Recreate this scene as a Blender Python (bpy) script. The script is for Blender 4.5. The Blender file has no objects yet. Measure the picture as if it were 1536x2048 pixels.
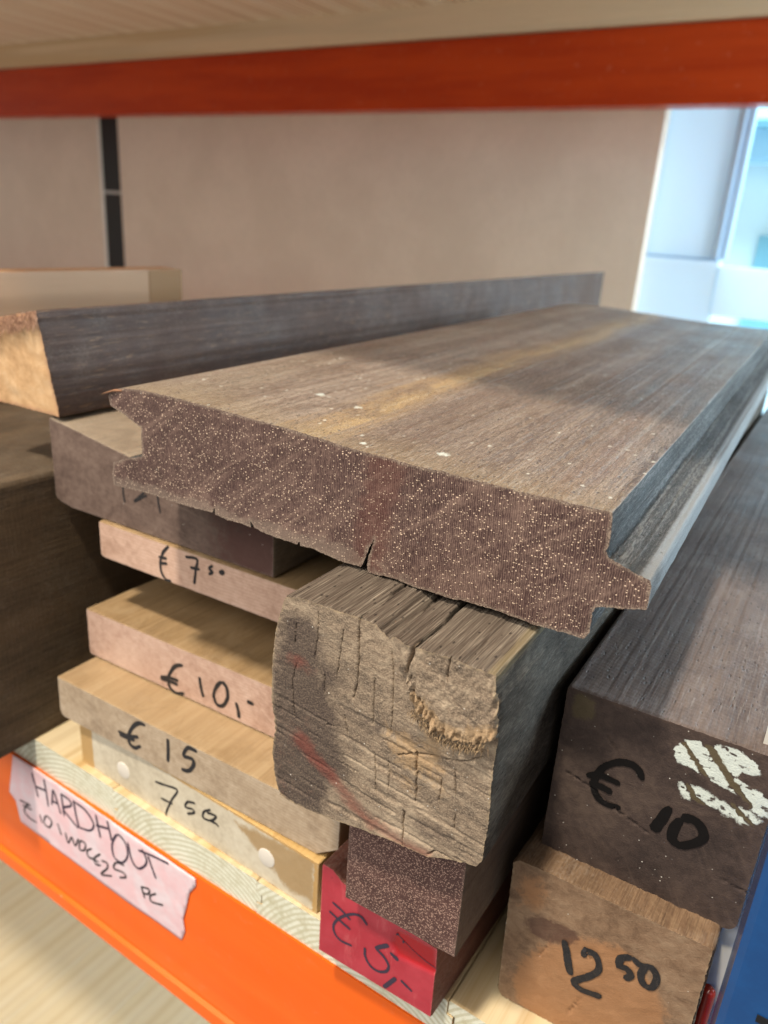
import bpy, math, random
import numpy as np
from mathutils import Vector, Matrix, geometry
R = math.radians
rng = np.random.default_rng(7)
random.seed(7)
scene = bpy.context.scene
col = scene.collection
S = 0.36            # metres per survey unit; the shelf top is z = 0

# ------------------------------------------------------------------ camera, world, lights
cam_d = bpy.data.cameras.new('camera'); cam = bpy.data.objects.new('camera', cam_d); col.objects.link(cam)
cam.matrix_world = Matrix(((0.837457, -0.241601, 0.490199, 0.0),
                           (0.542913, 0.265146, -0.796833, 0.0),
                           (0.062541, 0.933449, 0.353217, S),
                           (0, 0, 0, 1)))
cam_d.sensor_fit = 'VERTICAL'; cam_d.sensor_height = 36; cam_d.sensor_width = 27; cam_d.lens = 27.035
cam_d.clip_start = 0.01; cam_d.clip_end = 200
cam_d.dof.use_dof = True; cam_d.dof.focus_distance = 0.305; cam_d.dof.aperture_fstop = 10.0
scene.camera = cam

world = bpy.data.worlds.new('World'); scene.world = world; world.use_nodes = True
bg = world.node_tree.nodes['Background']
bg.inputs['Color'].default_value = (1.0, 0.94, 0.87, 1); bg.inputs['Strength'].default_value = 0.40

def area(name, loc, target, size, size_y, power, color):
    l = bpy.data.lights.new(name, 'AREA'); l.shape = 'RECTANGLE'; l.size = size; l.size_y = size_y
    l.energy = power; l.color = color
    o = bpy.data.objects.new(name, l); col.objects.link(o); o.location = loc
    o.rotation_euler = (Vector(target) - Vector(loc)).to_track_quat('-Z', 'Y').to_euler()
    return o
area('shop_lamp', (-0.30, -0.62, 2.20), (-0.2, 0.35, 0.1), 0.15, 0.15, 60, (1.0, 0.88, 0.72))
area('front_fill', (-0.9, -1.5, 1.6), (-0.2, 0.5, 0.1), 1.6, 0.9, 34, (1.0, 0.93, 0.84))  # broad soft fill, added to brighten the front faces
area('window_daylight', (0.85, 1.68, 0.76), (-0.25, 0.9, 0.2), 0.9, 0.8, 32, (0.76, 0.90, 1.0))
area('stile_fill', (1.15, 1.15, 0.60), (-0.45, 1.75, 0.40), 0.5, 0.4, 24, (0.62, 0.83, 1.0))  # unseen lamp added to brighten the window stile
area('outdoor_daylight', (1.0, 3.4, 4.2), (0.4, 5.2, 0.4), 4, 3, 1900, (0.76, 0.91, 1.0))

scene.view_settings.view_transform = 'Standard'; scene.view_settings.look = 'None'
scene.view_settings.exposure = 0.10; scene.view_settings.gamma = 1.0
scene.render.engine = 'CYCLES'

DATA = {'FR':{'red':([-0.17172,0.24264,0.0],-2,2.0),'speck':([-0.15084,0.23292,0.05832],0,2.2),'post':([-0.18,0.21816,0.1242],1.5,3.6),'plank':([-0.32508,0.25236,0.2196],3.4,1.0),'b75':([-0.39204,0.26388,0.0],0,-1.2),'b15':([-0.40248,0.25776,0.03672],1.5,1.6),'b10':([-0.40824,0.288,0.06768],0,2.3),'pink':([-0.396,0.29376,0.14292],1,2.0),'mott':([-0.44208,0.29592,0.16848],1,1.6),'b1250':([-0.0846,0.2754,0.0],-1,2.7),'b10r':([-0.0792,0.29088,0.0864],1.6,1.9),'upper':([-0.4338,0.29592,0.2322],1.6,1.6),'beam':([-0.468,0.25632,-0.153],0,0)},'INK':{'b10':(0.0017,[[(0.08838,0.02352),(0.08188,0.02037),(0.0768,0.01339),(0.07476,0.00675),(0.07675,0.00162),(0.08183,0.00023),(0.08872,0.00268)],[(0.06783,0.00703),(0.07627,0.00954),(0.08397,0.01032)],[(0.06777,0.00597),(0.07614,0.00685),(0.08333,0.00715)],[(0.10206,0.02017),(0.10315,0.01275),(0.10492,0.00626)],[(0.12061,0.02353),(0.11612,0.01856),(0.11359,0.01118),(0.1162,0.0058),(0.12098,0.00675),(0.12469,0.01351),(0.12431,0.02037),(0.12061,0.02353)],[(0.13167,0.01352),(0.13318,0.00851),(0.13392,0.00314)],[(0.14007,0.01763),(0.14533,0.0177)]]),'b15':(0.0018,[[(0.08248,0.02754),(0.07647,0.02636),(0.07054,0.02046),(0.06683,0.01298),(0.06726,0.00727),(0.07153,0.0058),(0.07737,0.00994)],[(0.057,0.01187),(0.06501,0.01217),(0.07572,0.01577)],[(0.05808,0.00982),(0.06489,0.01064),(0.07198,0.0119)],[(0.10138,0.02597),(0.10122,0.01624),(0.10051,0.00871)],[(0.12518,0.02772),(0.11769,0.02691),(0.11425,0.01972),(0.12106,0.02051),(0.12202,0.01674),(0.11803,0.01058),(0.11188,0.00863)]]),'b75':(0.0011,[[(0.07551,0.02221),(0.08553,0.02447),(0.09581,0.0262),(0.09039,0.01577),(0.08533,0.00456),(0.08418,4e-05)],[(0.08032,0.01182),(0.09114,0.01314)],[(0.11147,0.02476),(0.10493,0.02222),(0.10268,0.01724),(0.10872,0.0188),(0.11035,0.01702),(0.10421,0.01268)],[(0.12445,0.0271),(0.11891,0.02254),(0.11827,0.01775),(0.12458,0.01911),(0.12926,0.0244),(0.12667,0.0247),(0.1214,0.0232)],[(0.12375,0.01864),(0.12867,0.01924),(0.1314,0.01831)]]),'pink':(0.0013,[[(0.0625,0.02463),(0.05726,0.01861),(0.05469,0.01129),(0.05534,0.00481),(0.05883,0.00116),(0.06349,0.00124)],[(0.05322,0.01484),(0.0604,0.01557)],[(0.05348,0.01067),(0.06057,0.01233)],[(0.07607,0.02132),(0.08525,0.02228),(0.08423,0.01467),(0.08265,0.00509)],[(0.07982,0.01531),(0.08773,0.01634)],[(0.0979,0.02186),(0.09508,0.01914),(0.0975,0.01756),(0.09468,0.0152)],[(0.10423,0.02031),(0.10633,0.02018),(0.10511,0.01855),(0.10361,0.01912),(0.10423,0.02031)]]),'mott':(0.001,[[(0.06821,0.0328),(0.0672,0.02622),(0.06724,0.02099),(0.06831,0.01656)],[(0.08019,0.03322),(0.08784,0.03384),(0.08591,0.02772),(0.07687,0.01957),(0.08809,0.02618)],[(0.09703,0.03259),(0.09757,0.02652),(0.09833,0.02159),(0.09913,0.01722)]]),'red':(0.0012,[[(0.02828,0.03541),(0.02427,0.03876),(0.0191,0.03709),(0.01261,0.03078),(0.00896,0.02402),(0.00942,0.01871),(0.01338,0.01569),(0.02028,0.01637)],[(0.00731,0.03784),(0.01334,0.03562),(0.01837,0.03283)],[(0.00564,0.03077),(0.01071,0.02902),(0.01873,0.02647)],[(0.02782,0.02034),(0.02838,0.01458),(0.03153,0.01058),(0.03617,0.00989),(0.04067,0.01306),(0.04173,0.01769),(0.03864,0.02162),(0.03377,0.02402)],[(0.04905,0.01288),(0.05238,0.01139),(0.0557,0.0099)]]),'red2':(0.0017,[[(0.0335,0.02384),(0.04075,0.03069)],[(0.04198,0.02664),(0.04674,0.02446)],[(0.04632,0.01238),(0.04011,0.00137)],[(0.04416,0.0399),(0.04509,0.03946)],[(0.04756,0.03686),(0.04847,0.03672)]]),'red3':(0.0003,[[(0.04416,0.0399),(0.04888,0.03721),(0.05445,0.0346),(0.0608,0.03259),(0.06698,0.03159)]]),'b10r':(0.0026,[[(0.03833,0.05723),(0.03548,0.06189),(0.03045,0.06272),(0.02476,0.05965),(0.02059,0.0543),(0.01882,0.0467),(0.02025,0.04162),(0.02457,0.03796),(0.03203,0.03914)],[(0.01506,0.04854),(0.02022,0.05134),(0.02448,0.05132),(0.02974,0.051)],[(0.01681,0.04572),(0.02196,0.04593),(0.02722,0.04509)]]),'b10r2':(0.0034,[[(0.0513,0.04957),(0.0491,0.04229),(0.04693,0.03438)],[(0.05672,0.04579),(0.05467,0.0401),(0.05472,0.03442),(0.05808,0.03262),(0.06223,0.03544),(0.0662,0.0407),(0.06485,0.04556),(0.06058,0.04783),(0.05672,0.04579)]]),'b1250':(0.0027,[[(0.02785,0.05491),(0.0305,0.04641),(0.03359,0.03625)],[(0.03713,0.05026),(0.03823,0.05459),(0.04207,0.05537),(0.04468,0.05118),(0.04483,0.04649),(0.04168,0.04127),(0.03568,0.03337),(0.03966,0.03121),(0.04882,0.03283)],[(0.05738,0.06355),(0.05312,0.06045),(0.05308,0.05573),(0.0561,0.05639),(0.05853,0.0536),(0.05649,0.04922)],[(0.05738,0.06355),(0.06056,0.062),(0.06335,0.06252),(0.06605,0.06345),(0.06879,0.05958),(0.06796,0.05294),(0.06481,0.05211),(0.0624,0.05629),(0.06335,0.06252)]]),'beam':(0.0012,[[(0.02683,0.12389),(0.02928,0.1139),(0.0311,0.104)],[(0.04104,0.12549),(0.04201,0.11435),(0.04283,0.10194)],[(0.0291,0.11278),(0.04288,0.11582)],[(0.04735,0.10592),(0.04916,0.11403),(0.05134,0.12022),(0.05736,0.10311)],[(0.04833,0.11002),(0.05516,0.1106)],[(0.05994,0.1222),(0.06123,0.10317)],[(0.05994,0.1222),(0.06932,0.12166),(0.06998,0.11702),(0.06087,0.11011),(0.06725,0.10546),(0.07676,0.10107)],[(0.07398,0.12413),(0.07506,0.11276),(0.07749,0.10199)],[(0.07325,0.12325),(0.08658,0.122),(0.09416,0.11431),(0.08967,0.10631),(0.07816,0.10237)],[(0.09764,0.12458),(0.09901,0.11504),(0.10045,0.10593)],[(0.10946,0.12574),(0.11102,0.11787),(0.11262,0.11024)],[(0.09659,0.11468),(0.10999,0.11924)]]),'beam2':(0.0012,[[(0.1192,0.11927),(0.11282,0.10738),(0.11372,0.09695),(0.12182,0.09679),(0.12834,0.10662),(0.12689,0.1165),(0.1192,0.11927)],[(0.12933,0.11888),(0.13273,0.10531),(0.1385,0.10191),(0.14559,0.10875),(0.14732,0.115),(0.14341,0.1213)],[(0.13969,0.11817),(0.15462,0.12183),(0.16835,0.12382)],[(0.14909,0.11892),(0.15225,0.11123),(0.15565,0.10365)]]),'beam3':(0.001,[[(0.01743,0.09127),(0.01072,0.08123),(0.01511,0.07714),(0.02487,0.07712)],[(0.00629,0.08855),(0.02001,0.0901)],[(0.00942,0.08527),(0.02085,0.08671)],[(0.03071,0.08824),(0.03296,0.08161)],[(0.03871,0.09113),(0.03533,0.08293),(0.04111,0.0819),(0.04484,0.08926),(0.03871,0.09113)],[(0.05202,0.09156),(0.05523,0.08246)],[(0.06038,0.0879),(0.06271,0.08001),(0.0675,0.08737),(0.07065,0.08188),(0.07554,0.09094)],[(0.07743,0.08996),(0.0757,0.08169),(0.08096,0.08373),(0.08298,0.09049),(0.07743,0.08996)],[(0.08987,0.09039),(0.08435,0.0851),(0.08554,0.0802),(0.09065,0.08179)],[(0.0989,0.09079),(0.09201,0.08301),(0.09273,0.07826),(0.09855,0.08032)],[(0.08931,0.08078),(0.0963,0.08207)],[(0.09956,0.08546),(0.10568,0.08667),(0.10519,0.08167),(0.09822,0.07222),(0.11008,0.07787)],[(0.12403,0.09572),(0.11571,0.09311),(0.11274,0.08626),(0.12226,0.08842),(0.12482,0.08595),(0.11818,0.08143)],[(0.14034,0.08717),(0.14311,0.07887)],[(0.14034,0.08717),(0.14828,0.08999),(0.14685,0.08489),(0.14158,0.08253)],[(0.15485,0.0904),(0.14904,0.08469),(0.15031,0.08049),(0.16143,0.08472)]])},'plank':[(0.00256,0.05159),(0.00034,0.0482),(0.00135,0.0433),(0.00778,0.04138),(0.01481,0.03911),(0.01965,0.03717),(0.02337,0.03586),(0.023,0.03051),(0.02317,0.02078),(0.01312,0.01781),(0.00549,0.01491),(0.00079,0.01283),(-0.00048,0.0055),(0.00041,0.00023),(0.00877,0.00054),(0.02645,0.0015),(0.04334,0.00135),(0.05018,0.00146),(0.05957,0.00173),(0.07107,0.00227),(0.07216,0.00509),(0.07285,0.0017),(0.0802,0.00085),(0.09014,0.00144),(0.09574,0.00112),(0.09476,0.00484),(0.09814,0.00136),(0.10458,0.00031),(0.11622,6e-05),(0.12303,0.0),(0.12431,0.0023),(0.12505,-0.00011),(0.13189,0.00057),(0.13846,-0.00043),(0.14597,-0.00111),(0.15225,-0.00116),(0.1579,-0.00089),(0.15973,0.00245),(0.16135,0.00845),(0.16398,0.01373),(0.16298,0.00937),(0.16169,0.00487),(0.16113,0.00101),(0.16207,-0.00244),(0.16854,-0.00187),(0.16889,-0.00159),(0.1763,-0.00131),(0.18467,-0.00217),(0.19475,-0.00191),(0.20167,-0.00211),(0.20829,-0.00091),(0.21397,-0.00095),(0.22318,-0.00072),(0.23043,-0.00108),(0.23752,-0.00143),(0.24521,-0.00104),(0.2527,-0.00067),(0.25802,-0.00058),(0.25959,0.00224),(0.25945,0.0106),(0.26017,0.01346),(0.26315,0.01446),(0.26912,0.01576),(0.27769,0.01828),(0.27806,0.02108),(0.27782,0.02762),(0.27712,0.02944),(0.27023,0.03102),(0.26147,0.03377),(0.26035,0.03591),(0.26098,0.03895),(0.26092,0.04379),(0.26018,0.05038),(0.25187,0.05027),(0.24169,0.05032),(0.23117,0.05022),(0.22538,0.04991),(0.21678,0.0504),(0.20801,0.05031),(0.19894,0.05056),(0.18964,0.05048),(0.18006,0.0503),(0.17013,0.05083),(0.15577,0.05096),(0.13619,0.05202),(0.12152,0.05304),(0.10401,0.05351),(0.09263,0.05383),(0.07489,0.05474),(0.05627,0.05504),(0.0407,0.05544),(0.02445,0.05517),(0.01029,0.05384)],'post':[(-0.00029,0.08733),(0.00124,0.09051),(0.00696,0.09225),(0.01516,0.09259),(0.02516,0.09243),(0.03678,0.09261),(0.04435,0.09194),(0.0504,0.08772),(0.05142,0.0899),(0.05363,0.09082),(0.06261,0.09052),(0.07636,0.09126),(0.08639,0.09086),(0.09536,0.09018),(0.0971,0.0794),(0.0985,0.06822),(0.09788,0.06335),(0.09757,0.05573),(0.09748,0.04612),(0.09802,0.03458),(0.09857,0.02274),(0.09808,0.0121),(0.09806,0.00467),(0.09588,0.00023),(0.08963,-0.00105),(0.08236,-0.00284),(0.07408,-0.00624),(0.06328,-0.00645),(0.05114,-0.00717),(0.03648,-0.009),(0.02229,-0.01092),(0.00514,-0.0117),(-0.00019,-0.0107),(-0.00305,-0.00255),(-0.00443,0.01194),(-0.00343,0.02369),(-0.00537,0.0394),(-0.00557,0.0553),(-0.00435,0.07116),(-0.00231,0.07983)],'chunk':[(0.05102,0.09159),(0.05235,0.08378),(0.05477,0.07625),(0.05893,0.0759),(0.06102,0.06723),(0.06415,0.06271),(0.06982,0.06019),(0.07466,0.0564),(0.08004,0.05578),(0.08688,0.05678),(0.09255,0.05921),(0.09631,0.06269),(0.10153,0.06674),(0.09663,0.10509),(0.05075,0.09512)],'cracks':[(0.0016,0.006,[(0.06253,0.09139),(0.06209,0.08627),(0.06054,0.07835),(0.06188,0.07324),(0.06724,0.06869),(0.06943,0.06434)]),(0.0008,0.003,[(0.03676,0.09288),(0.03685,0.085),(0.03713,0.07369),(0.03731,0.06402),(0.03602,0.05556)]),(0.0006,0.002,[(0.0517,0.08263),(0.05308,0.07184),(0.05366,0.0605),(0.05376,0.04663)]),(0.0006,0.003,[(0.07758,0.09169),(0.07689,0.08611),(0.07711,0.07987)]),(0.0009,0.004,[(0.06553,0.04161),(0.06656,0.0298),(0.06706,0.01849)]),(0.0009,0.004,[(0.06229,0.01185),(0.06286,0.00117),(0.06326,-0.00623)]),(0.0005,0.002,[(0.01782,0.08917),(0.01772,0.07858),(0.01663,0.06637)]),(0.0005,0.002,[(0.02998,0.08459),(0.02895,0.07563),(0.0276,0.06237)]),(0.0005,0.002,[(0.00727,0.06099),(0.00571,0.05006),(0.00745,0.03369)]),(0.0005,0.002,[(0.032,0.04581),(0.03399,0.03727)]),(0.0005,0.002,[(0.08244,0.04118),(0.08365,0.02965)]),(0.0005,0.002,[(0.05385,0.03232),(0.05484,0.01902)]),(0.0005,0.002,[(0.04735,0.03361),(0.04917,0.01415)]),(0.0005,0.002,[(0.04504,0.06789),(0.04545,0.04722)]),(0.0006,0.002,[(0.02355,0.03764),(0.0277,0.03884)]),(0.0007,0.003,[(0.05784,0.0372),(0.06422,0.04053),(0.07145,0.04272),(0.08457,0.0461),(0.09254,0.05208)]),(0.0005,0.002,[(0.00677,0.07983),(0.0065,0.06982)]),(0.0005,0.002,[(0.02202,0.0613),(0.02189,0.0521)]),(0.0005,0.002,[(0.07724,0.03477),(0.07708,0.02233)]),(0.0005,0.002,[(0.08457,0.02082),(0.08486,0.01362)]),(0.001,0.003,[(0.07491,-0.00468),(0.0784,-0.00113),(0.08359,-0.00107)])],'redstain':[(0.01104,0.02427),(0.01785,0.01839),(0.02675,0.01353),(0.03461,0.00605),(0.04662,-0.00155),(0.06118,-0.0053),(0.07398,-0.00518)],'paint':[[(0.04729,0.07709),(0.05058,0.08351),(0.05795,0.08541),(0.06877,0.08756),(0.07541,0.08584),(0.07975,0.08244),(0.07996,0.07912),(0.07355,0.07741),(0.07092,0.07476),(0.07714,0.07289),(0.08461,0.07104),(0.08959,0.06799),(0.09128,0.06043),(0.08211,0.062),(0.07487,0.06612),(0.06745,0.06812),(0.06053,0.06974),(0.05568,0.07171),(0.05012,0.07124)],[(0.04981,0.06383),(0.0549,0.06412),(0.06158,0.0645),(0.06752,0.06241),(0.07396,0.0628),(0.08041,0.06254),(0.08516,0.06003),(0.0835,0.05555),(0.07748,0.05378),(0.07,0.05569),(0.06215,0.05603),(0.0549,0.0553)]],'paintgap':[[(0.05096,0.08157),(0.0553,0.07651),(0.0623,0.06917)],[(0.05832,0.08627),(0.06472,0.07879),(0.07035,0.07237),(0.07905,0.06398)],[(0.0549,0.06412),(0.05944,0.05833),(0.06445,0.05574)],[(0.07223,0.06336),(0.07624,0.05966),(0.08364,0.0549)]],'oldpaint':[(0.04691,0.0789),(0.05069,0.08297),(0.06329,0.0863),(0.07144,0.08816),(0.07847,0.08776),(0.08364,0.08292),(0.08847,0.06109),(0.08401,0.05583),(0.07413,0.05839),(0.06766,0.05404),(0.05239,0.05416),(0.04941,0.06163),(0.058,0.06485),(0.0597,0.06762),(0.04983,0.07161)],'orange':[(0.00635,0.0173),(0.01114,0.0334),(0.02238,0.04831),(0.03495,0.06132),(0.05163,0.06525),(0.06461,0.05783),(0.07567,0.04221),(0.076,0.01797),(0.0257,-0.00839),(0.01239,0.0018)],'knot':[(0.14461,0.0295),(0.20257,0.03633),(0.20367,0.00785),(0.18636,0.00529),(0.17272,0.01262),(0.15598,0.02285)],'plug':[(0.169,0.01742),(0.04444,0.01473)],'tape':[(0.00426,0.12838),(-0.00679,0.08921),(0.00074,0.08453),(0.00333,0.06627),(0.01896,0.06621),(0.04888,0.06492),(0.085,0.0641),(0.12365,0.06321),(0.15551,0.06463),(0.17705,0.06409),(0.18059,0.0736),(0.17955,0.08382),(0.1825,0.09556),(0.1861,0.11034),(0.19181,0.11959),(0.19202,0.12583),(0.15914,0.12677),(0.11537,0.12735),(0.06777,0.12904),(0.02904,0.12932)],'scratch':[(0.04482,0.04298),(0.06493,0.04383),(0.06569,0.03598),(0.06722,0.02911),(0.05507,0.02753),(0.04611,0.02674),(0.04199,0.03259)],'b10redge':[(0.08071,0.0888)]}
FR = DATA['FR']; INK = DATA['INK']

# ------------------------------------------------------------------ noise
def _hash(ix, iy, seed):
    h = (ix.astype(np.int64) * 374761393 + iy.astype(np.int64) * 668265263 + seed * 982451653) & 0x7fffffff
    h = ((h ^ (h >> 13)) * 1274126177) & 0x7fffffff
    return ((h ^ (h >> 16)) & 0xffff) / 65535.0
def vnoise(x, y, seed=0):
    x, y = np.broadcast_arrays(np.asarray(x, float), np.asarray(y, float))
    ix = np.floor(x); iy = np.floor(y); fx = x - ix; fy = y - iy
    fx = fx * fx * (3 - 2 * fx); fy = fy * fy * (3 - 2 * fy)
    a = _hash(ix, iy, seed); b = _hash(ix + 1, iy, seed); c = _hash(ix, iy + 1, seed); d = _hash(ix + 1, iy + 1, seed)
    return (a + (b - a) * fx) * (1 - fy) + (c + (d - c) * fx) * fy
def fbm(x, y, seed=0, o=4):
    s = 0; a = 1; t = 0
    for i in range(o):
        s = s + a * vnoise(np.asarray(x) * 2 ** i, np.asarray(y) * 2 ** i, seed + i * 17); t += a; a *= .5
    return s / t - .5
def sstep(a, b, x):
    t = np.clip((x - a) / (b - a), 0, 1); return t * t * (3 - 2 * t)

# ------------------------------------------------------------------ shader helper
class NT:
    def __init__(s, name):
        s.m = bpy.data.materials.new(name); s.m.use_nodes = True
        s.t = s.m.node_tree; s.b = s.t.nodes['Principled BSDF']
        s.obj = s.n('ShaderNodeTexCoord').outputs['Object']
    def n(s, ty, **kw):
        nd = s.t.nodes.new(ty)
        for k, v in kw.items(): setattr(nd, k, v)
        return nd
    def put(s, sock, v):
        if isinstance(v, bpy.types.NodeSocket): s.t.links.new(v, sock)
        elif isinstance(v, (tuple, list)) and len(v) == 3 and sock.type == 'RGBA': sock.default_value = (*v, 1)
        else: sock.default_value = v
    def map(s, v, scale=(1, 1, 1), rot=(0, 0, 0), loc=(0, 0, 0)):
        nd = s.n('ShaderNodeMapping'); s.put(nd.inputs['Vector'], v)
        nd.inputs['Scale'].default_value = scale; nd.inputs['Rotation'].default_value = rot; nd.inputs['Location'].default_value = loc
        return nd.outputs[0]
    def noise(s, v, scale, detail=3, rough=.55, dist=0):
        nd = s.n('ShaderNodeTexNoise'); s.put(nd.inputs['Vector'], v)
        for k, x in (('Scale', scale), ('Detail', detail), ('Roughness', rough), ('Distortion', dist)): nd.inputs[k].default_value = x
        return nd.outputs['Fac']
    def vor(s, v, scale, feature='F1', rand=1.0):
        nd = s.n('ShaderNodeTexVoronoi', feature=feature); s.put(nd.inputs['Vector'], v)
        nd.inputs['Scale'].default_value = scale; nd.inputs['Randomness'].default_value = rand
        return nd.outputs['Distance'], nd.outputs['Color'] if feature == 'F1' else None
    def wave(s, v, scale, dist=1, detail=2, dscale=1, direction='X', prof='SIN'):
        nd = s.n('ShaderNodeTexWave', bands_direction=direction, wave_profile=prof); s.put(nd.inputs['Vector'], v)
        for k, x in (('Scale', scale), ('Distortion', dist), ('Detail', detail), ('Detail Scale', dscale)): nd.inputs[k].default_value = x
        return nd.outputs['Fac']
    def math(s, op, a, b=0.0, c=None, clamp=False):
        nd = s.n('ShaderNodeMath', operation=op, use_clamp=clamp); s.put(nd.inputs[0], a); s.put(nd.inputs[1], b)
        if c is not None: s.put(nd.inputs[2], c)
        return nd.outputs[0]
    def step(s, x, lo, hi, a=0.0, b=1.0):
        nd = s.n('ShaderNodeMapRange', interpolation_type='SMOOTHSTEP'); s.put(nd.inputs['Value'], x)
        nd.inputs['From Min'].default_value = lo; nd.inputs['From Max'].default_value = hi
        nd.inputs['To Min'].default_value = a; nd.inputs['To Max'].default_value = b
        return nd.outputs[0]
    def mix(s, f, a, b, mode='MIX'):
        nd = s.n('ShaderNodeMix', data_type='RGBA', blend_type=mode)
        s.put(nd.inputs['Factor'], f); s.put(nd.inputs['A'] if False else nd.inputs[6], a); s.put(nd.inputs[7], b)
        return nd.outputs[2]
    def ramp(s, f, stops):
        nd = s.n('ShaderNodeValToRGB'); s.put(nd.inputs[0], f); e = nd.color_ramp.elements
        while len(e) < len(stops): e.new(.5)
        for el, (p, c) in zip(e, stops): el.position = p; el.color = (*c, 1)
        return nd.outputs[0]
    def attr(s, name):
        nd = s.n('ShaderNodeAttribute'); nd.attribute_name = name
        sp = s.n('ShaderNodeSeparateColor'); s.t.links.new(nd.outputs['Color'], sp.inputs[0])
        return list(sp.outputs) + [nd.outputs['Alpha']]
    def sep(s, v):
        sp = s.n('ShaderNodeSeparateXYZ'); s.put(sp.inputs[0], v); return sp.outputs
    def bump(s, h, dist, strength=1.0, normal=None):
        nd = s.n('ShaderNodeBump'); s.put(nd.inputs['Height'], h); nd.inputs['Distance'].default_value = dist
        nd.inputs['Strength'].default_value = strength
        if normal is not None: s.put(nd.inputs['Normal'], normal)
        return nd.outputs[0]
    def out(s, color, rough=.6, normal=None, spec=.4, **kw):
        s.put(s.b.inputs['Base Color'], color); s.put(s.b.inputs['Roughness'], rough)
        s.b.inputs['Specular IOR Level'].default_value = spec
        if normal is not None: s.put(s.b.inputs['Normal'], normal)
        for k, v in kw.items(): s.put(s.b.inputs[k.replace('_', ' ')], v)
        return s.m
def plain(name, c, rough=.5, **kw): return NT(name).out(c, rough, **kw)

# long-grain faces: grain runs along local Y
def side_mat(name, dark, mid, light, streak=None, streak_amt=0.0, dust=(.5, .45, .38), dust_amt=.2, rough=.62,
             fine=.5, bump=.00025, flecks=0.0, fleck_col=(.4, .3, .2), pits=0.0, seed=0.0, spec=.4, saw=0.0, lines=0.35):
    n = NT(name)
    v = n.map(n.obj, loc=(seed, seed * 2, seed * 3))
    g1 = n.noise(n.map(v, (60, 2.2, 60)), 1, 4, .6, .6)
    g2 = n.noise(n.map(v, (420, 9, 420)), 1, 3, .6, .2)
    g3 = n.noise(n.map(v, (1500, 60, 1500)), 1, 2, .6)
    blot = n.noise(v, 14, 4, .6, .5)
    f = n.math('ADD', n.math('MULTIPLY', g1, .55), n.math('MULTIPLY', g2, .45))
    c = n.ramp(f, [(.30, dark), (.50, mid), (.70, light)])
    c = n.mix(n.step(blot, .35, .68, 0, .6), c, mid)
    pat = n.noise(n.map(v, (1, .6, 1), loc=(7, 3, 1)), 38, 5, .7, 1.0)
    c = n.mix(n.step(pat, .50, .40, 0, .45), c, dark)
    c = n.mix(n.step(pat, .55, .68, 0, .40), c, light)
    c = n.mix(n.math('MULTIPLY', n.step(g3, .35, .72), fine), c, light)
    if lines: c = n.mix(n.step(n.noise(n.map(v, (700, 5, 700)), 1, 2, .5), .60, .66, 0, lines), c, dark)
    if streak is not None:
        sk = n.noise(n.map(v, (28, 1.3, 28), loc=(3, 1, 2)), 1, 2, .5)
        c = n.mix(n.step(sk, .56, .68, 0, streak_amt), c, streak)
    if dust_amt:
        d = n.math('MULTIPLY', n.noise(v, 34, 5, .7), n.noise(n.map(v, (900, 500, 900)), 1, 2, .7))
        c = n.mix(n.step(d, .22, .42, 0, dust_amt), c, dust)
    h = n.math('ADD', n.math('MULTIPLY', g2, .7), n.math('MULTIPLY', g3, .5))
    if flecks:
        fl = n.noise(n.map(v, (900, 75, 900)), 1, 2, .5)
        fz = n.noise(n.map(v, (1, .4, 1), loc=(2, 2, 2)), 22, 3, .6)
        c = n.mix(n.math('MULTIPLY', n.step(fl, .60, .70), n.step(fz, .35, .65, 0, flecks)), c, fleck_col)
    if pits:
        pd, pc = n.vor(n.map(v, (520, 170, 520)), 1)
        pm = n.math('MULTIPLY', n.step(pd, .28, .16), n.step(n.sep(pc)[0], .55, .6))
        c = n.mix(n.math('MULTIPLY', pm, pits), c, tuple(x * .35 for x in dark))
        h = n.math('SUBTRACT', h, n.math('MULTIPLY', pm, .8))
    if saw:
        w = n.wave(n.map(v, rot=(0, 0, R(12))), 110, 3, 2, 2, 'Y')
        w2 = n.wave(n.map(v, rot=(R(14), 0, 0)), 60, 4, 2, 2, 'Y')
        c = n.mix(n.math('MULTIPLY', n.math('MULTIPLY', w, w2), saw), c, light)
        h = n.math('ADD', h, n.math('MULTIPLY', w, saw * .6))
    nr = n.bump(h, bump, 1.0)
    return n.out(c, n.step(blot, .3, .7, rough - .08, rough + .12), nr, spec)

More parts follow.
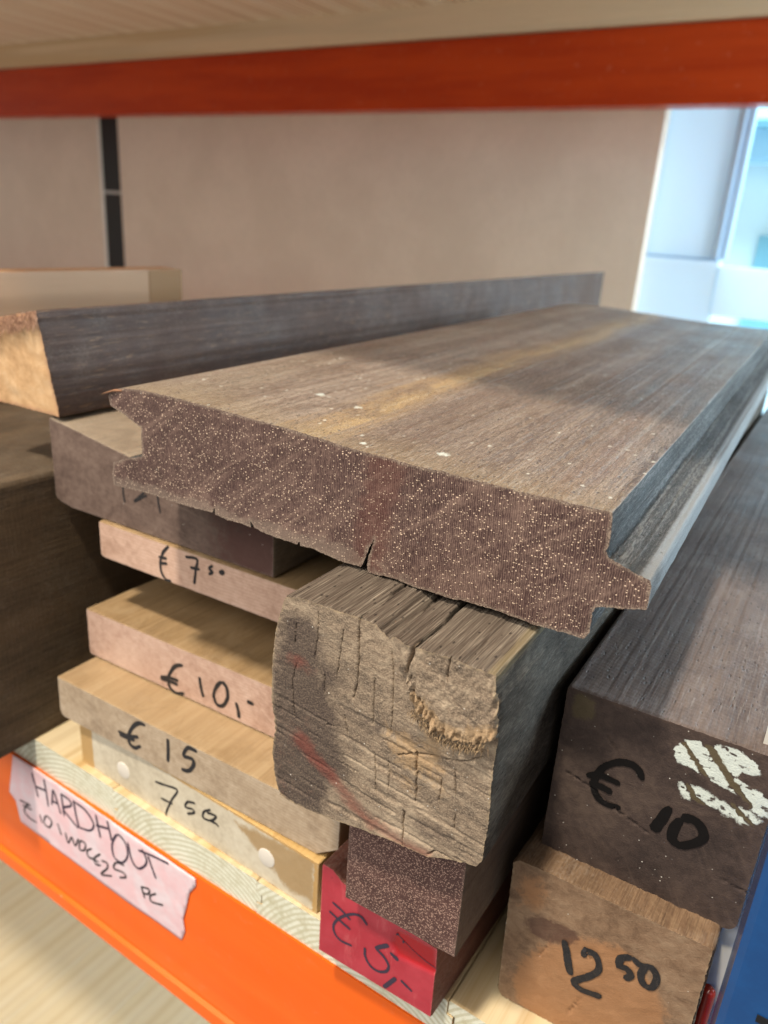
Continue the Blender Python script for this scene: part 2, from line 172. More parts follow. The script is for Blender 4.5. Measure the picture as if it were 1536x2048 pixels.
# end-grain faces; attribute 'm': R = nearness to the arris, G / B = stains
def end_mat(name, dark, mid, light, edge=(.5, .42, .33), edge_amt=.5, pore=None, pore_scale=520, pore_keep=.25, pore_r=.2,
            rays=0.0, ray_period=.0007, arcs=.3, arc_rot=35, g_col=None, g_amt=1.0, b_col=None, b_amt=1.0, rough=.7, bump=.0002,
            rings=0.0, ring_scale=12, ring_center=None, seed=0.0, spec=.3, fib=.35, specks=.15, g_soft=(.35, .6), g_wob=1.0, d_col=None, d_amt=.8):
    n = NT(name)
    v = n.map(n.obj, loc=(seed, 0, seed * 2))
    sx = n.sep(v); cb = n.n('ShaderNodeCombineXYZ'); n.put(cb.inputs[0], sx[0]); n.put(cb.inputs[1], sx[2]); v2 = cb.outputs[0]
    at = n.attr('m')
    big = n.noise(v2, 26, 4, .6, .8)
    fine = n.noise(v2, 1300, 3, .65)
    mid_n = n.noise(v2, 220, 4, .65, .6)
    c = n.ramp(n.math('ADD', n.math('MULTIPLY', big, .55), n.math('MULTIPLY', mid_n, .45)), [(.34, dark), (.5, mid), (.68, light)])
    h = n.math('MULTIPLY', mid_n, .5)
    # saw arcs: diagonal soft bands
    ar = n.noise(n.map(n.map(v2, rot=(0, 0, R(arc_rot))), (190, 17, 1), loc=(.3, .1, 0)), 1, 4, .65, .9)
    c = n.mix(n.step(ar, .48, .72, 0, arcs), c, light)
    h = n.math('ADD', h, n.math('MULTIPLY', ar, .4))
    if rays:
        rw = n.wave(n.map(v2, (1, .30, 1), rot=(0, 0, R(-8))), .314 / ray_period, 5.5, 2, 3.0, 'X')
        c = n.mix(n.math('MULTIPLY', n.step(rw, .55, .9), rays), c, light)
        c = n.mix(n.math('MULTIPLY', n.step(rw, .40, .1), rays), c, dark)
        h = n.math('ADD', h, n.math('MULTIPLY', rw, .25))
    if rings:
        if ring_center:
            dv = n.n('ShaderNodeVectorMath', operation='DISTANCE'); n.put(dv.inputs[0], v2); dv.inputs[1].default_value = (*ring_center, 0)
            ph = n.math('ADD', dv.outputs['Value'], n.math('MULTIPLY', n.noise(v2, 25, 2, .5), .006))
            rg = n.math('MULTIPLY_ADD', n.math('SINE', n.math('MULTIPLY', ph, 6.2832 * ring_scale)), .5, .5)
        else:
            rg = n.wave(n.map(v2, (1, 1.6, 1)), ring_scale, 3.5, 2, 1.2, 'Y')
        c = n.mix(n.math('MULTIPLY', n.step(rg, .3, .9), rings), c, dark)
    c = n.mix(n.step(fine, .40, .75, 0, fib), c, light)
    if pore is not None:
        wv = n.n('ShaderNodeVectorMath', operation='ADD'); n.put(wv.inputs[0], v2)
        nz = n.n('ShaderNodeTexNoise'); n.put(nz.inputs['Vector'], v2); nz.inputs['Scale'].default_value = 900
        sc = n.n('ShaderNodeVectorMath', operation='SCALE'); n.put(sc.inputs[0], nz.outputs['Color']); sc.inputs['Scale'].default_value = .0009
        n.put(wv.inputs[1], sc.outputs[0])
        pd, pc = n.vor(n.map(wv.outputs[0], (1, 1.25, 1)), pore_scale)
        ps = n.sep(pc)
        dens = n.noise(v2, 70, 2, .5)
        keep = n.step(n.math('ADD', ps[0], n.math('MULTIPLY', n.math('SUBTRACT', dens, .5), 1.2)), pore_keep, pore_keep + .06)
        size = n.math('MULTIPLY_ADD', ps[1], pore_r * .7, pore_r * .75)
        pm = n.math('MULTIPLY', n.step(n.math('SUBTRACT', pd, size), .07, -.05), keep)
        c = n.mix(n.math('MULTIPLY', pm, n.math('MULTIPLY_ADD', ps[2], .4, .6)), c, pore)
        h = n.math('ADD', h, n.math('MULTIPLY', pm, .5))
    if d_col is not None:
        df = n.math('ADD', at[3], n.math('MULTIPLY', n.math('SUBTRACT', n.noise(v2, 75, 5, .7, .8), .5), 1.3))
        c = n.mix(n.math('MULTIPLY', n.step(df, .25, .8), d_amt), c, n.mix(n.step(fine, .4, .68, 0, .5), d_col, mid))
    if g_col is not None:
        gf = n.math('ADD', at[1], n.math('MULTIPLY', n.math('SUBTRACT', mid_n, .5), .9))
        gf = n.math('ADD', gf, n.math('MULTIPLY', n.math('SUBTRACT', fine, .5), .5))
        gf = n.math('ADD', gf, n.math('MULTIPLY', n.math('SUBTRACT', n.noise(v2, 90, 4, .65, .8), .5), g_wob))
        c = n.mix(n.math('MULTIPLY', n.step(gf, *g_soft), g_amt), c, n.mix(n.step(fine, .4, .7, 0, .5), g_col, tuple(x * .75 for x in g_col)))
    if b_col is not None:
        bf = n.math('ADD', at[2], n.math('MULTIPLY', n.math('SUBTRACT', n.noise(v2, 110, 5, .7, .8), .5), 1.1))
        c = n.mix(n.math('MULTIPLY', n.step(bf, .35, .6), b_amt), c, n.mix(n.step(fine, .4, .7, 0, .4), b_col, tuple(x * .7 for x in b_col)))
    ef = n.math('ADD', at[0], n.math('MULTIPLY', n.math('SUBTRACT', mid_n, .5), 1.6))
    c = n.mix(n.math('MULTIPLY', n.step(ef, .35, 1.0), edge_amt), c, n.mix(n.step(fine, .4, .65), edge, mid))
    if specks:
        sd, sc2 = n.vor(v2, 330)
        sm = n.math('MULTIPLY', n.step(sd, .12, .05), n.step(n.sep(sc2)[0], 1 - specks * .6, 1.0))
        c = n.mix(sm, c, (.75, .72, .65))
    h = n.math('ADD', h, n.math('MULTIPLY', fine, .5))
    return n.out(c, rough, n.bump(h, bump, 1.0), spec)

# ------------------------------------------------------------------ objects
def tag(o, label=None, cat=None, group=None, kind=None):
    if label: o['label'] = label
    if cat: o['category'] = cat
    if group: o['group'] = group
    if kind: o['kind'] = kind
    return o
def empty(name, loc=(0, 0, 0), rz=0):
    o = bpy.data.objects.new(name, None); col.objects.link(o); o.location = loc; o.rotation_euler = (0, 0, rz)
    o.empty_display_size = .02
    return o
def np_mesh(name, V, Q=None, T=None, mats=(), parent=None, attr=None, mi=None, smooth=True):
    me = bpy.data.meshes.new(name)
    Q = np.zeros((0, 4), int) if Q is None else np.asarray(Q); T = np.zeros((0, 3), int) if T is None else np.asarray(T)
    me.vertices.add(len(V)); me.vertices.foreach_set('co', np.asarray(V, float).ravel())
    me.loops.add(Q.size + T.size); me.loops.foreach_set('vertex_index', np.concatenate([Q.ravel(), T.ravel()]).astype(np.int32))
    nf = len(Q) + len(T); me.polygons.add(nf)
    me.polygons.foreach_set('loop_start', np.concatenate([np.arange(len(Q)) * 4, Q.size + np.arange(len(T)) * 3]).astype(np.int32))
    for m in mats: me.materials.append(m)
    if mi is not None: me.polygons.foreach_set('material_index', np.asarray(mi, np.int32))
    if attr is not None:
        a = me.attributes.new('m', 'FLOAT_COLOR', 'POINT')
        a.data.foreach_set('color', np.asarray(attr, np.float32).ravel())
    me.update(calc_edges=True); me.validate()
    me.polygons.foreach_set('use_smooth', np.full(len(me.polygons), smooth))
    o = bpy.data.objects.new(name, me); col.objects.link(o)
    if parent: o.parent = parent
    return o
def inpoly(P, poly):
    x, y = P[:, 0], P[:, 1]; poly = np.asarray(poly); r = np.zeros(len(P), bool); j = len(poly) - 1
    for i in range(len(poly)):
        xi, yi = poly[i]; xj, yj = poly[j]
        cnd = ((yi > y) != (yj > y)) & (x < (xj - xi) * (y - yi) / (yj - yi + 1e-15) + xi)
        r ^= cnd; j = i
    return r
def dist_poly(P, poly, closed=True):
    poly = np.asarray(poly); d = np.full(len(P), 1e9); n = len(poly)
    for i in range(n if closed else n - 1):
        a = poly[i]; b = poly[(i + 1) % n]; ab = b - a; L = ab @ ab + 1e-18
        t = np.clip(((P - a) @ ab) / L, 0, 1); q = a + t[:, None] * ab
        d = np.minimum(d, np.hypot(P[:, 0] - q[:, 0], P[:, 1] - q[:, 1]))
    return d
def softmask(P, poly, w):          # 1 inside, fading over w
    d = dist_poly(P, poly); s = np.where(inpoly(P, poly), d, -d)
    return np.clip(.5 + s / w, 0, 1)
def resample(poly, ds, jag=0.0, seed=0, jf=900):
    poly = np.asarray(poly, float); out = []
    for i in range(len(poly)):
        a = poly[i]; b = poly[(i + 1) % len(poly)]; L = np.linalg.norm(b - a); k = max(1, int(round(L / ds)))
        for q in range(k): out.append(a + (b - a) * q / k)
    out = np.array(out)
    if np.sum(out[:, 0] * np.roll(out[:, 1], -1) - np.roll(out[:, 0], -1) * out[:, 1]) < 0: out = out[::-1].copy()
    if jag:
        nrm = normals2(out)
        s = np.concatenate([[0], np.cumsum(np.hypot(*np.diff(out, axis=0).T))])
        out = out + nrm * (jag * fbm(s * jf, s * 0 + seed, seed, 3))[:, None]
    return out
def normals2(o):
    t = np.roll(o, -1, 0) - np.roll(o, 1, 0); n = np.stack([t[:, 1], -t[:, 0]], 1)
    return n / (np.linalg.norm(n, axis=1)[:, None] + 1e-12)
def rect(w, h, r=.0015, tl=None, tr=None, bl=None, br=None, dtl=0, dtr=0):
    r4 = [bl if bl is not None else r, br if br is not None else r, tr if tr is not None else r, tl if tl is not None else r]
    cs = [(0, 0, 180), (w, 0, 270), (w, h + dtr, 0), (0, h + dtl, 90)]; out = []
    for (x, z, a0), rr in zip(cs, r4):
        sx = 1 if x == 0 else -1; sz = 1 if z == 0 else -1
        cx, cz = x + sx * rr, z + sz * rr
        for q in range(7):
            a = R(a0 + q * 15); out.append((cx + rr * math.cos(a), cz + rr * math.sin(a)))
    return out
def rings_y(L, d0=.0006, r=.07):
    ys = [0]; d = d0
    while ys[-1] < L: ys.append(ys[-1] + d); d *= 1 + r
    ys[-1] = L; return np.array(ys)

def timber(name, fr, outline, length, mend, mside, label=None, cat='timber', ds=.0012, cs=.0014, jag=.0002, bevel=.0004,
           capd=None, sided=None, masks=None, group=None, edge_w=.003, extra=None, d0=.0008, rr=.09, seed=1, fade_len=.004):
    loc, hd, hf = FR[fr] if isinstance(fr, str) else fr
    k = math.tan(R(hf - hd))
    root = empty(name, loc, R(hd)); tag(root, label, cat, group)
    O = resample(outline, ds, jag, seed); nrm = normals2(O)
    ys = rings_y(length, d0, rr)
    wob = lambda P, y: .0006 * fbm(P[:, 0] * 18 + seed, P[:, 1] * 18, seed, 2)
    cap_out = O - nrm * bevel
    capf = (lambda P: capd(P)) if capd else (lambda P: .00025 * fbm(P[:, 0] * 300, P[:, 1] * 300, seed, 3))
    # ---- long sides
    V = []
    c0 = capf(cap_out)
    for i, y in enumerate(ys):
        if i == 0: P = cap_out; yy = c0
        else:
            fade = math.exp(-y / fade_len); P = O; yy = y + bevel + capf(O) * fade
            dn = sided(O, y, nrm) if sided else .00012 * fbm(O[:, 0] * 700 + O[:, 1] * 700, np.full(len(O), y * 25), seed, 2)
            P = O + nrm * dn[:, None]
        V.append(np.stack([P[:, 0], yy + k * P[:, 0] + wob(P, y) * 0, P[:, 1]], 1))
    n = len(O); m = len(ys); V = np.concatenate(V)
    i = np.arange(n); j = (i + 1) % n; Q = []
    for q in range(m - 1): Q.append(np.stack([q * n + i, q * n + j, (q + 1) * n + j, (q + 1) * n + i], 1))
    Q = np.concatenate(Q)
    cen = len(V); V = np.vstack([V, [[O[:, 0].mean(), length + .001, O[:, 1].mean()]]])
    Tt = np.stack([(m - 1) * n + i, (m - 1) * n + j, np.full(n, cen)], 1)
    body = np_mesh('body', V, Q, Tt, [mside], root)
    # ---- sawn front end
    x0, z0 = O.min(0); x1, z1 = O.max(0)
    gx, gz = np.meshgrid(np.arange(x0, x1, cs), np.arange(z0, z1, cs))
    G = np.stack([gx.ravel(), gz.ravel()], 1) + rng.uniform(-.3, .3, (gx.size, 2)) * cs
    G = G[inpoly(G, cap_out)]; G = G[dist_poly(G, cap_out[::2]) > cs * .45]
    if extra is not None:
        G = G[dist_pts(G, extra) > cs * .5]; G = np.vstack([G, extra])
    P = np.vstack([cap_out, G])
    vs, es, fs, *_ = geometry.delaunay_2d_cdt([Vector(p) for p in P], [], [list(range(n))], 1, 1e-7)
    P = np.array([(v.x, v.y) for v in vs]); T = np.array([f for f in fs if len(f) == 3])
    yy = capf(P) + k * P[:, 0] - .00001
    A = np.zeros((len(P), 4))
    A[:, 0] = np.clip(1 - dist_poly(P, O[::3]) / edge_w, 0, 1)
    if masks:
        mk = masks(P); A[:, 1] = mk[0]; A[:, 2] = mk[1]
        if len(mk) > 2: A[:, 3] = mk[2]
    a, b, c = P[T[:, 0]], P[T[:, 1]], P[T[:, 2]]
    cr = (b[:, 0] - a[:, 0]) * (c[:, 1] - a[:, 1]) - (b[:, 1] - a[:, 1]) * (c[:, 0] - a[:, 0])
    T[cr < 0] = T[cr < 0][:, ::-1]
    T = T[np.abs(cr) > 1e-13]
    np_mesh('sawn_end', np.stack([P[:, 0], yy, P[:, 1]], 1), None, T, [mend], root, A)
    root['k'] = k; root['fx'] = 0
    return root, capf, k
def dist_pts(G, E):
    d = np.full(len(G), 1e9)
    for q in range(0, len(E), 50):
        e = E[q:q + 50]; d = np.minimum(d, np.sqrt(((G[:, None] - e[None]) ** 2).sum(2)).min(1))
    return d

def spline(pts, step):
    p = np.array(pts, float); closed = len(p) > 3 and np.allclose(p[0], p[-1])
    if len(p) == 2: ext = np.vstack([2 * p[0] - p[1], p, 2 * p[1] - p[0]])
    elif closed: ext = np.vstack([p[-2], p, p[1]])
    else: ext = np.vstack([2 * p[0] - p[1], p, 2 * p[-1] - p[-2]])
    out = []
    for i in range(1, len(ext) - 2):
        a, b, c, d = ext[i - 1:i + 3]; k = max(2, int(np.linalg.norm(c - b) / step))
        for q in range(k):
            t = q / k
            out.append(.5 * ((2 * b) + (c - a) * t + (2 * a - 5 * b + 4 * c - d) * t * t + (3 * b - a - 3 * c + d) * t ** 3))
    out.append(p[-1]); return np.array(out)
def handwriting(name, key, mat, parent, capf, k, lift=.00022, seed=0, soft=.18, fat=1.5):
    V = []; T = []
    for kk in (key if isinstance(key, list) else [key]):
        w, strokes = INK[kk]; w = w * fat
        for si, s in enumerate(strokes):
            c = spline(s, w * .35); t = np.gradient(c, axis=0); t /= np.linalg.norm(t, axis=1)[:, None] + 1e-12
            nn = np.stack([-t[:, 1], t[:, 0]], 1)
            L = np.concatenate([[0], np.cumsum(np.hypot(*np.diff(c, axis=0).T))])
            ww = w * .5 * (1 + soft * 2 * fbm(L / w * .5, np.full(len(L), si + seed), seed + si, 2))
            e = np.minimum(L, L[-1] - L); ww = ww * np.sqrt(np.clip((e + w * .12) / (w * .5), 0, 1)) if True else ww
            jl = 1 + .16 * (vnoise(L / w * 4, np.full(len(L), si), 3) - .5); jr = 1 + .16 * (vnoise(L / w * 4, np.full(len(L), si), 9) - .5)
            Lp = c + nn * (ww * jl)[:, None]; Rp = c - nn * (ww * jr)[:, None]
            b = len(V); P = np.vstack([Lp, c, Rp]); yy = capf(P) + k * P[:, 0] - lift - si * .00001
            V += [(x, y, z) for (x, z), y in zip(P, yy)]; n = len(c)
            for r in range(2):
                for q in range(n - 1):
                    a0 = b + r * n + q; T += [(a0, a0 + 1, a0 + n), (a0 + 1, a0 + n + 1, a0 + n)]
    V = np.array(V); T = np.array(T)
    return np_mesh(name, V, None, T, [mat], parent, smooth=False)

def box(name, lo, hi, mat, parent=None, bev=.001, seg=2):
    import bmesh
    bm = bmesh.new(); bmesh.ops.create_cube(bm, size=1)
    lo = Vector(lo); hi = Vector(hi)
    for v in bm.verts: v.co = Vector([lo[i] + (v.co[i] + .5) * (hi[i] - lo[i]) for i in range(3)])
    if bev: bmesh.ops.bevel(bm, geom=bm.edges[:], offset=bev, segments=seg, profile=.7, affect='EDGES')
    me = bpy.data.meshes.new(name); bm.to_mesh(me); bm.free(); me.materials.append(mat)
    for p in me.polygons: p.use_smooth = False
    o = bpy.data.objects.new(name, me); col.objects.link(o)
    if parent: o.parent = parent
    return o
def prism(name, prof, a0, a1, mat, parent=None, axis='X'):
    """closed profile in the two other axes, extruded along axis"""
    p = np.array(prof); n = len(p); V = []
    for a in (a0, a1):
        for u, v in p: V.append((a, u, v) if axis == 'X' else ((u, a, v) if axis == 'Y' else (u, v, a)))
    me = bpy.data.meshes.new(name)
    F = [(i, (i + 1) % n, n + (i + 1) % n, n + i) for i in range(n)] + [tuple(range(n))[::-1], tuple(range(n, 2 * n))]
    me.from_pydata(V, [], F); me.materials.append(mat)
    import bmesh
    bm = bmesh.new(); bm.from_mesh(me); bmesh.ops.recalc_face_normals(bm, faces=bm.faces); bm.to_mesh(me); bm.free()
    o = bpy.data.objects.new(name, me); col.objects.link(o)
    if parent: o.parent = parent
    return o
h = lambda x, y, z: (x * S, y * S, (z + 1) * S)      # survey units -> metres

# ================================================================== the rack
def pine_mat(name, base, ring, seed=0, band=.75, knots=True, rough=.55, pale=(.75, .68, .5), along_x=False):
    n = NT(name); v = n.map(n.obj, loc=(seed, seed, 0), rot=(0, 0, R(90) if along_x else 0))
    a = n.noise(n.map(v, (26, 1.4, 26)), 1, 3, .5, .5)
    w = n.wave(n.map(v, (1, .045, 1)), 16, 9, 2, .9, 'X')
    c = n.mix(n.step(w, .55, 1.0, 0, band), base, ring)
    c = n.mix(n.step(a, .4, .7, 0, .5), c, pale)
    f = n.noise(n.map(v, (900, 22, 900)), 1, 2, .5)
    c = n.mix(n.step(f, .5, .7, 0, .25), c, ring)
    hh = f
    if knots:
        kd, kc = n.vor(n.map(v, (7, 3.2, 7)), 1)
        km = n.step(kd, .13, .05); c = n.mix(n.math('MULTIPLY', km, n.step(n.sep(kc)[0], .45, .5)), c, (.16, .08, .035))
    return n.out(c, rough, n.bump(hh, .00015), .4)
pine = pine_mat('pine_board', (.62, .47, .25), (.45, .28, .10), 1.3)
pine_low = pine_mat('pine_board_below', (.64, .53, .34), (.46, .32, .16), 4.1, band=.35, pale=(.72, .66, .52))
pine_up = pine_mat('pine_board_above', (.84, .68, .49), (.50, .31, .16), 7.7, band=.9, pale=(.9, .80, .64))
pine_batten = pine_mat('pine_batten', (.70, .54, .35), (.55, .38, .20), 2.7, along_x=True, knots=False, pale=(.55, .45, .30))
pine_end = end_mat('pine_board_end', (.50, .47, .31), (.74, .75, .62), (.84, .85, .73), edge=(.80, .78, .64), edge_amt=.3,
                   rings=.7, ring_scale=290, ring_center=(.085, -.045), arcs=.2, fib=.3, specks=0, bump=.0001, rough=.6)
def orange_paint(nm='orange_beam_paint', ca=(.90, .135, .004), cb=(.98, .17, .010)):
    n = NT(nm)
    a = n.noise(n.map(n.obj, (3, 30, 30)), 1, 3, .6)
    c = n.mix(n.step(a, .35, .7), ca, cb)
    sc1 = n.noise(n.map(n.obj, (12, 300, 300), rot=(0, R(6), 0)), 1, 3, .7); sc2 = n.noise(n.obj, 9, 3, .6)
    scf = n.math('MULTIPLY', n.step(sc1, .66, .70), n.step(sc2, .52, .62))
    c = n.mix(n.math('MULTIPLY', scf, .7), c, tuple(x * .45 + .10 for x in ca))
    c = n.mix(n.step(n.noise(n.obj, 70, 5, .7), .58, .75, 0, .25), c, (.75, .30, .16))
    sd, sc = n.vor(n.map(n.obj, (1, 1, 1)), 55)
    sm = n.math('MULTIPLY', n.step(sd, .07, .03), n.step(n.sep(sc)[0], .72, .76))
    c = n.mix(n.math('MULTIPLY', sm, .6), c, (.95, .45, .30))
    hh = n.noise(n.obj, 400, 3, .6)
    return n.out(c, n.step(n.noise(n.obj, 20, 3, .6), .3, .7, .28, .42), n.bump(hh, .00006), .22)
orange = orange_paint()
shaded_orange = orange_paint('shaded_orange_beam_paint', (.42, .036, .004), (.52, .055, .006))  # darkened copy of the orange paint, the rear beam's shade put into the colour
blue = NT('blue_upright_paint'); _a = blue.noise(blue.obj, 60, 4, .7)
blue_d, blue_c = blue.vor(blue.obj, 160)
_sm = blue.math('MULTIPLY', blue.step(blue_d, .12, .04), blue.step(blue.sep(blue_c)[0], .85, .9))
blue = blue.out(blue.mix(_sm, blue.mix(blue.step(_a, .4, .7, 0, .4), (.004, .055, .20), (.006, .08, .27)), (.15, .3, .5)), .22,
                blue.bump(blue.noise(blue.obj, 350, 2, .5), .00006), .5)
ink = NT('marker_ink'); ink = ink.out(ink.mix(ink.step(ink.noise(ink.obj, 1500, 3, .7), .55, .72, 0, .8), ink.mix(ink.noise(ink.obj, 300, 2, .6), (.006, .006, .008), (.030, .028, .030)), (.11, .09, .075)), .6)
soft_ink = plain('violet_marker_ink', (.045, .030, .055), .6)
ink_faint = plain('marker_on_dark_wood', (.007, .006, .006), .75, spec=.15)

rack = empty('storage_rack', h(-1, .70, -1.05))
tag(rack, 'orange and blue storage rack with pine shelves that carries all the timber', 'rack')
def radd(o):
    o.parent = rack; o.matrix_parent_inverse = Matrix.Translation(-rack.location); return o
def beam_prof(y0, y1, z0, z1, lip=.16):
    zc = z0 + (z1 - z0) * lip
    return [(y0 * S, z1 * S), (y0 * S - .0, (zc + .012) * S), (y0 * S + .0016, (zc + .004) * S), (y0 * S + .0016, (zc - .001) * S), (y0 * S - .001, (zc - .006) * S),
            (y0 * S - .001, (z0 + .02) * S), (y0 * S + .003, z0 * S), (y1 * S, z0 * S), (y1 * S, z1 * S)]
sh = lambda p: [(a, b + S) for a, b in p]
fb = radd(prism('front_beam', sh(beam_prof(.712, .84, -1.427, -1.070)), -3.2 * S, .10 * S, orange)); tag(fb, 'bright orange front beam under the pine shelf')
rb0 = radd(prism('rear_beam', sh(beam_prof(4.3, 4.16, -1.398, -1.052)), -9 * S, .10 * S, orange))
dark_or = orange
ub = radd(prism('upper_rear_beam', sh([(4.3, .62), (4.3, .955), (4.42, .955), (4.42, .62)] and [(4.3 * S, .62 * S), (4.3 * S, .965 * S), (4.44 * S, .965 * S), (4.44 * S, .62 * S)]), -9 * S, .9 * S, shaded_orange))
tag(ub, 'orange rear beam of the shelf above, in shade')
uf = radd(prism('upper_front_beam', sh([(.70 * S, .62 * S), (.70 * S, .965 * S), (.84 * S, .965 * S), (.84 * S, .62 * S)]), -9 * S, .10 * S, orange))
bt = radd(prism('cross_batten', sh([(4.26 * S, .969 * S), (4.26 * S, 1.13 * S), (4.44 * S, 1.13 * S), (4.44 * S, .969 * S)]), -9 * S, .9 * S, pine_batten))
# pine shelf boards, tongue and groove, ends towards the viewer
def shelf_board(x0, x1, y0, y1, zt, th, mat, mend, name='shelf_board', k=0):
    w = (x1 - x0) * S - .0005; t = th
    prof = [(0, 0), (w, 0), (w, t * .36), (w + .0035, t * .38), (w + .0035, t * .62), (w, t * .64), (w, t - .0008), (w - .0008, t), (.0008, t), (0, t - .0008), (0, t * .66), (.004, t * .64), (.004, t * .36), (0, t * .34)]
    n = len(prof); Y = [y0 * S, y1 * S]
    O = resample(prof, .0012); i = np.arange(len(O)); n = len(O)
    P = O.copy()
    V = []
    for y in Y: V.append(np.stack([O[:, 0], np.full(n, y - y0 * S), O[:, 1]], 1))
    V = np.concatenate(V); j = (i + 1) % n
    Q = np.stack([i, j, n + j, n + i], 1)
    vs, es, fs, *_ = geometry.delaunay_2d_cdt([Vector(p) for p in O], [], [list(range(n))], 1, 1e-7)
    T = np.array([f for f in fs if len(f) == 3]); a, b, c = O[T[:, 0]], O[T[:, 1]], O[T[:, 2]]
    cr = (b[:, 0] - a[:, 0]) * (c[:, 1] - a[:, 1]) - (b[:, 1] - a[:, 1]) * (c[:, 0] - a[:, 0])
    T[cr < 0] = T[cr < 0][:, ::-1]
    A = np.zeros((len(V), 4)); A[:, 3] = 1
    TT = np.vstack([T, T[:, ::-1] + n])
    o = np_mesh(name, V, Q, TT, [mat, mend], None, A, [0] * len(Q) + [1] * len(TT), smooth=False)
    o.location = (x0 * S, y0 * S, (zt + 1) * S - th)
    return radd(o)
for q in range(-8, 2):
    x0 = -.632 + .35 * q
    shelf_board(x0, x0 + .35, .715 + [.0, .002, -.001, .003, .001][q % 5], 4.4, -1.0, .0248, pine, pine_end)
for q in range(-16, 3):                      # shelf below
    x0 = -.80 + .35 * q
    shelf_board(x0, x0 + .35, .70, 4.4, -3.45, .018, pine_low, pine_end, 'lower_shelf_board')
for q in range(-14, 4):                      # shelf above
    x0 = -.7 + .62 * q
    shelf_board(x0, x0 + .62, .70, 4.6, 1.18, .018, pine_up, pine_end, 'upper_shelf_board')
# blue upright at the right with a pale flange
up = radd(prism('blue_upright', [((.0235) * S, .645 * S), (.030 * S, .640 * S), (.066 * S, .640 * S), (.072 * S, .646 * S), (.30 * S, .646 * S), (.30 * S, .80 * S), (.0235 * S, .80 * S)], -1.4, 1.2, blue, None, 'Z'))
tag(up, 'glossy blue upright at the right edge')
cream = NT('pale_flange_paint'); cream = cream.out(cream.mix(cream.step(cream.noise(cream.obj, 40, 3, .6), .4, .7), (.55, .54, .48), (.62, .60, .54)), .4)
fl = radd(prism('pale_flange', [(-.004 * S, .835 * S), (.05 * S, .835 * S), (.05 * S, .86 * S), (-.004 * S, .86 * S)], -1.3, 1.1, cream, None, 'Z'))
# ---- slot in the blue upright, and the red rod in front of the flange
sl = (box('slot', (.0535 * S, .6385 * S, .118), (.090 * S, .644 * S, -.0 + .155 - .04), plain('slot_shadow', (.006, .006, .008), .8), None, 0))
sl.parent = up; sl.matrix_parent_inverse = Matrix.Identity(4)
def capsule(name, x, y, z0, z1, r, mat):
    V = []; F = []; ring = 20; prof = [(0.0, z0), (r, z0)] + [(r, z0 + (z1 - r - z0) * q / 6) for q in range(1, 7)] + [(r * math.cos(a), z1 - r + r * math.sin(a)) for a in [R(q * 11.25) for q in range(1, 8)]] + [(0, z1)]
    for rr_, z in prof:
        for q in range(ring): a = 2 * math.pi * q / ring; V.append((x + rr_ * math.cos(a), y + rr_ * math.sin(a), z))
    for p in range(len(prof) - 1):
        for q in range(ring): F.append((p * ring + q, p * ring + (q + 1) % ring, (p + 1) * ring + (q + 1) % ring, (p + 1) * ring + q))
    return np_mesh(name, np.array(V), np.array(F), None, [mat])
rod = capsule('red_rod', .0125 * S, .815 * S, -.35, .0530, .0034, plain('glossy_red_rod', (.26, .018, .010), .15))
rod = radd(rod)

# ---- tape label on the front beam
tape = np.array(DATA['tape'])
def tape_obj():
    n = NT('pale_pink_tape'); a = n.noise(n.obj, 60, 4, .6)
    m = n.out(n.mix(n.step(a, .35, .7), (.82, .56, .60), (.80, .68, .73)), .55, n.bump(n.noise(n.obj, 90, 3, .5), .0006), .35)
    O = resample(tape, .0012, .0005, 3, 500)
    x0, z0 = O.min(0); x1, z1 = O.max(0)
    gx, gz = np.meshgrid(np.arange(x0, x1, .003), np.arange(z0, z1, .003)); G = np.stack([gx.ravel(), gz.ravel()], 1)
    G = G[inpoly(G, O)]; G = G[dist_poly(G, O) > .001]
    P = np.vstack([O, G]); nO = len(O)
    vs, es, fs, *_ = geometry.delaunay_2d_cdt([Vector(p) for p in P], [], [list(range(nO))], 1, 1e-7)
    P = np.array([(v.x, v.y) for v in vs]); T = np.array([f for f in fs if len(f) == 3])
    wr = lambda P: -.0006 - .0005 * (fbm(P[:, 0] * 60, P[:, 1] * 60, 3, 2) + .5)
    V = np.stack([P[:, 0], wr(P), P[:, 1]], 1); n0 = len(V)
    back = V + np.array([0, .0004, 0])
    a, b, c = P[T[:, 0]], P[T[:, 1]], P[T[:, 2]]
    cr = (b[:, 0] - a[:, 0]) * (c[:, 1] - a[:, 1]) - (b[:, 1] - a[:, 1]) * (c[:, 0] - a[:, 0])
    T[cr < 0] = T[cr < 0][:, ::-1]
    i = np.arange(nO); j = (i + 1) % nO
    Q = np.stack([i, i + n0, j + n0, j], 1)
    o = np_mesh('tape_label', np.vstack([V, back]), Q, np.vstack([T, T[:, ::-1] + n0]), [m])
    o.location = FR['beam'][0]; o.location.z = FR['beam'][0][2]
    radd(o); tag(o, 'torn strip of pale pink tape lettered HARDHOUT on the orange beam')
    for nm, kk, mt in (('lettering', ['beam', 'beam2'], soft_ink), ('price_line', ['beam3'], ink)):
        handwriting(nm, kk, mt, o, wr, 0, .0002)
tape_obj()

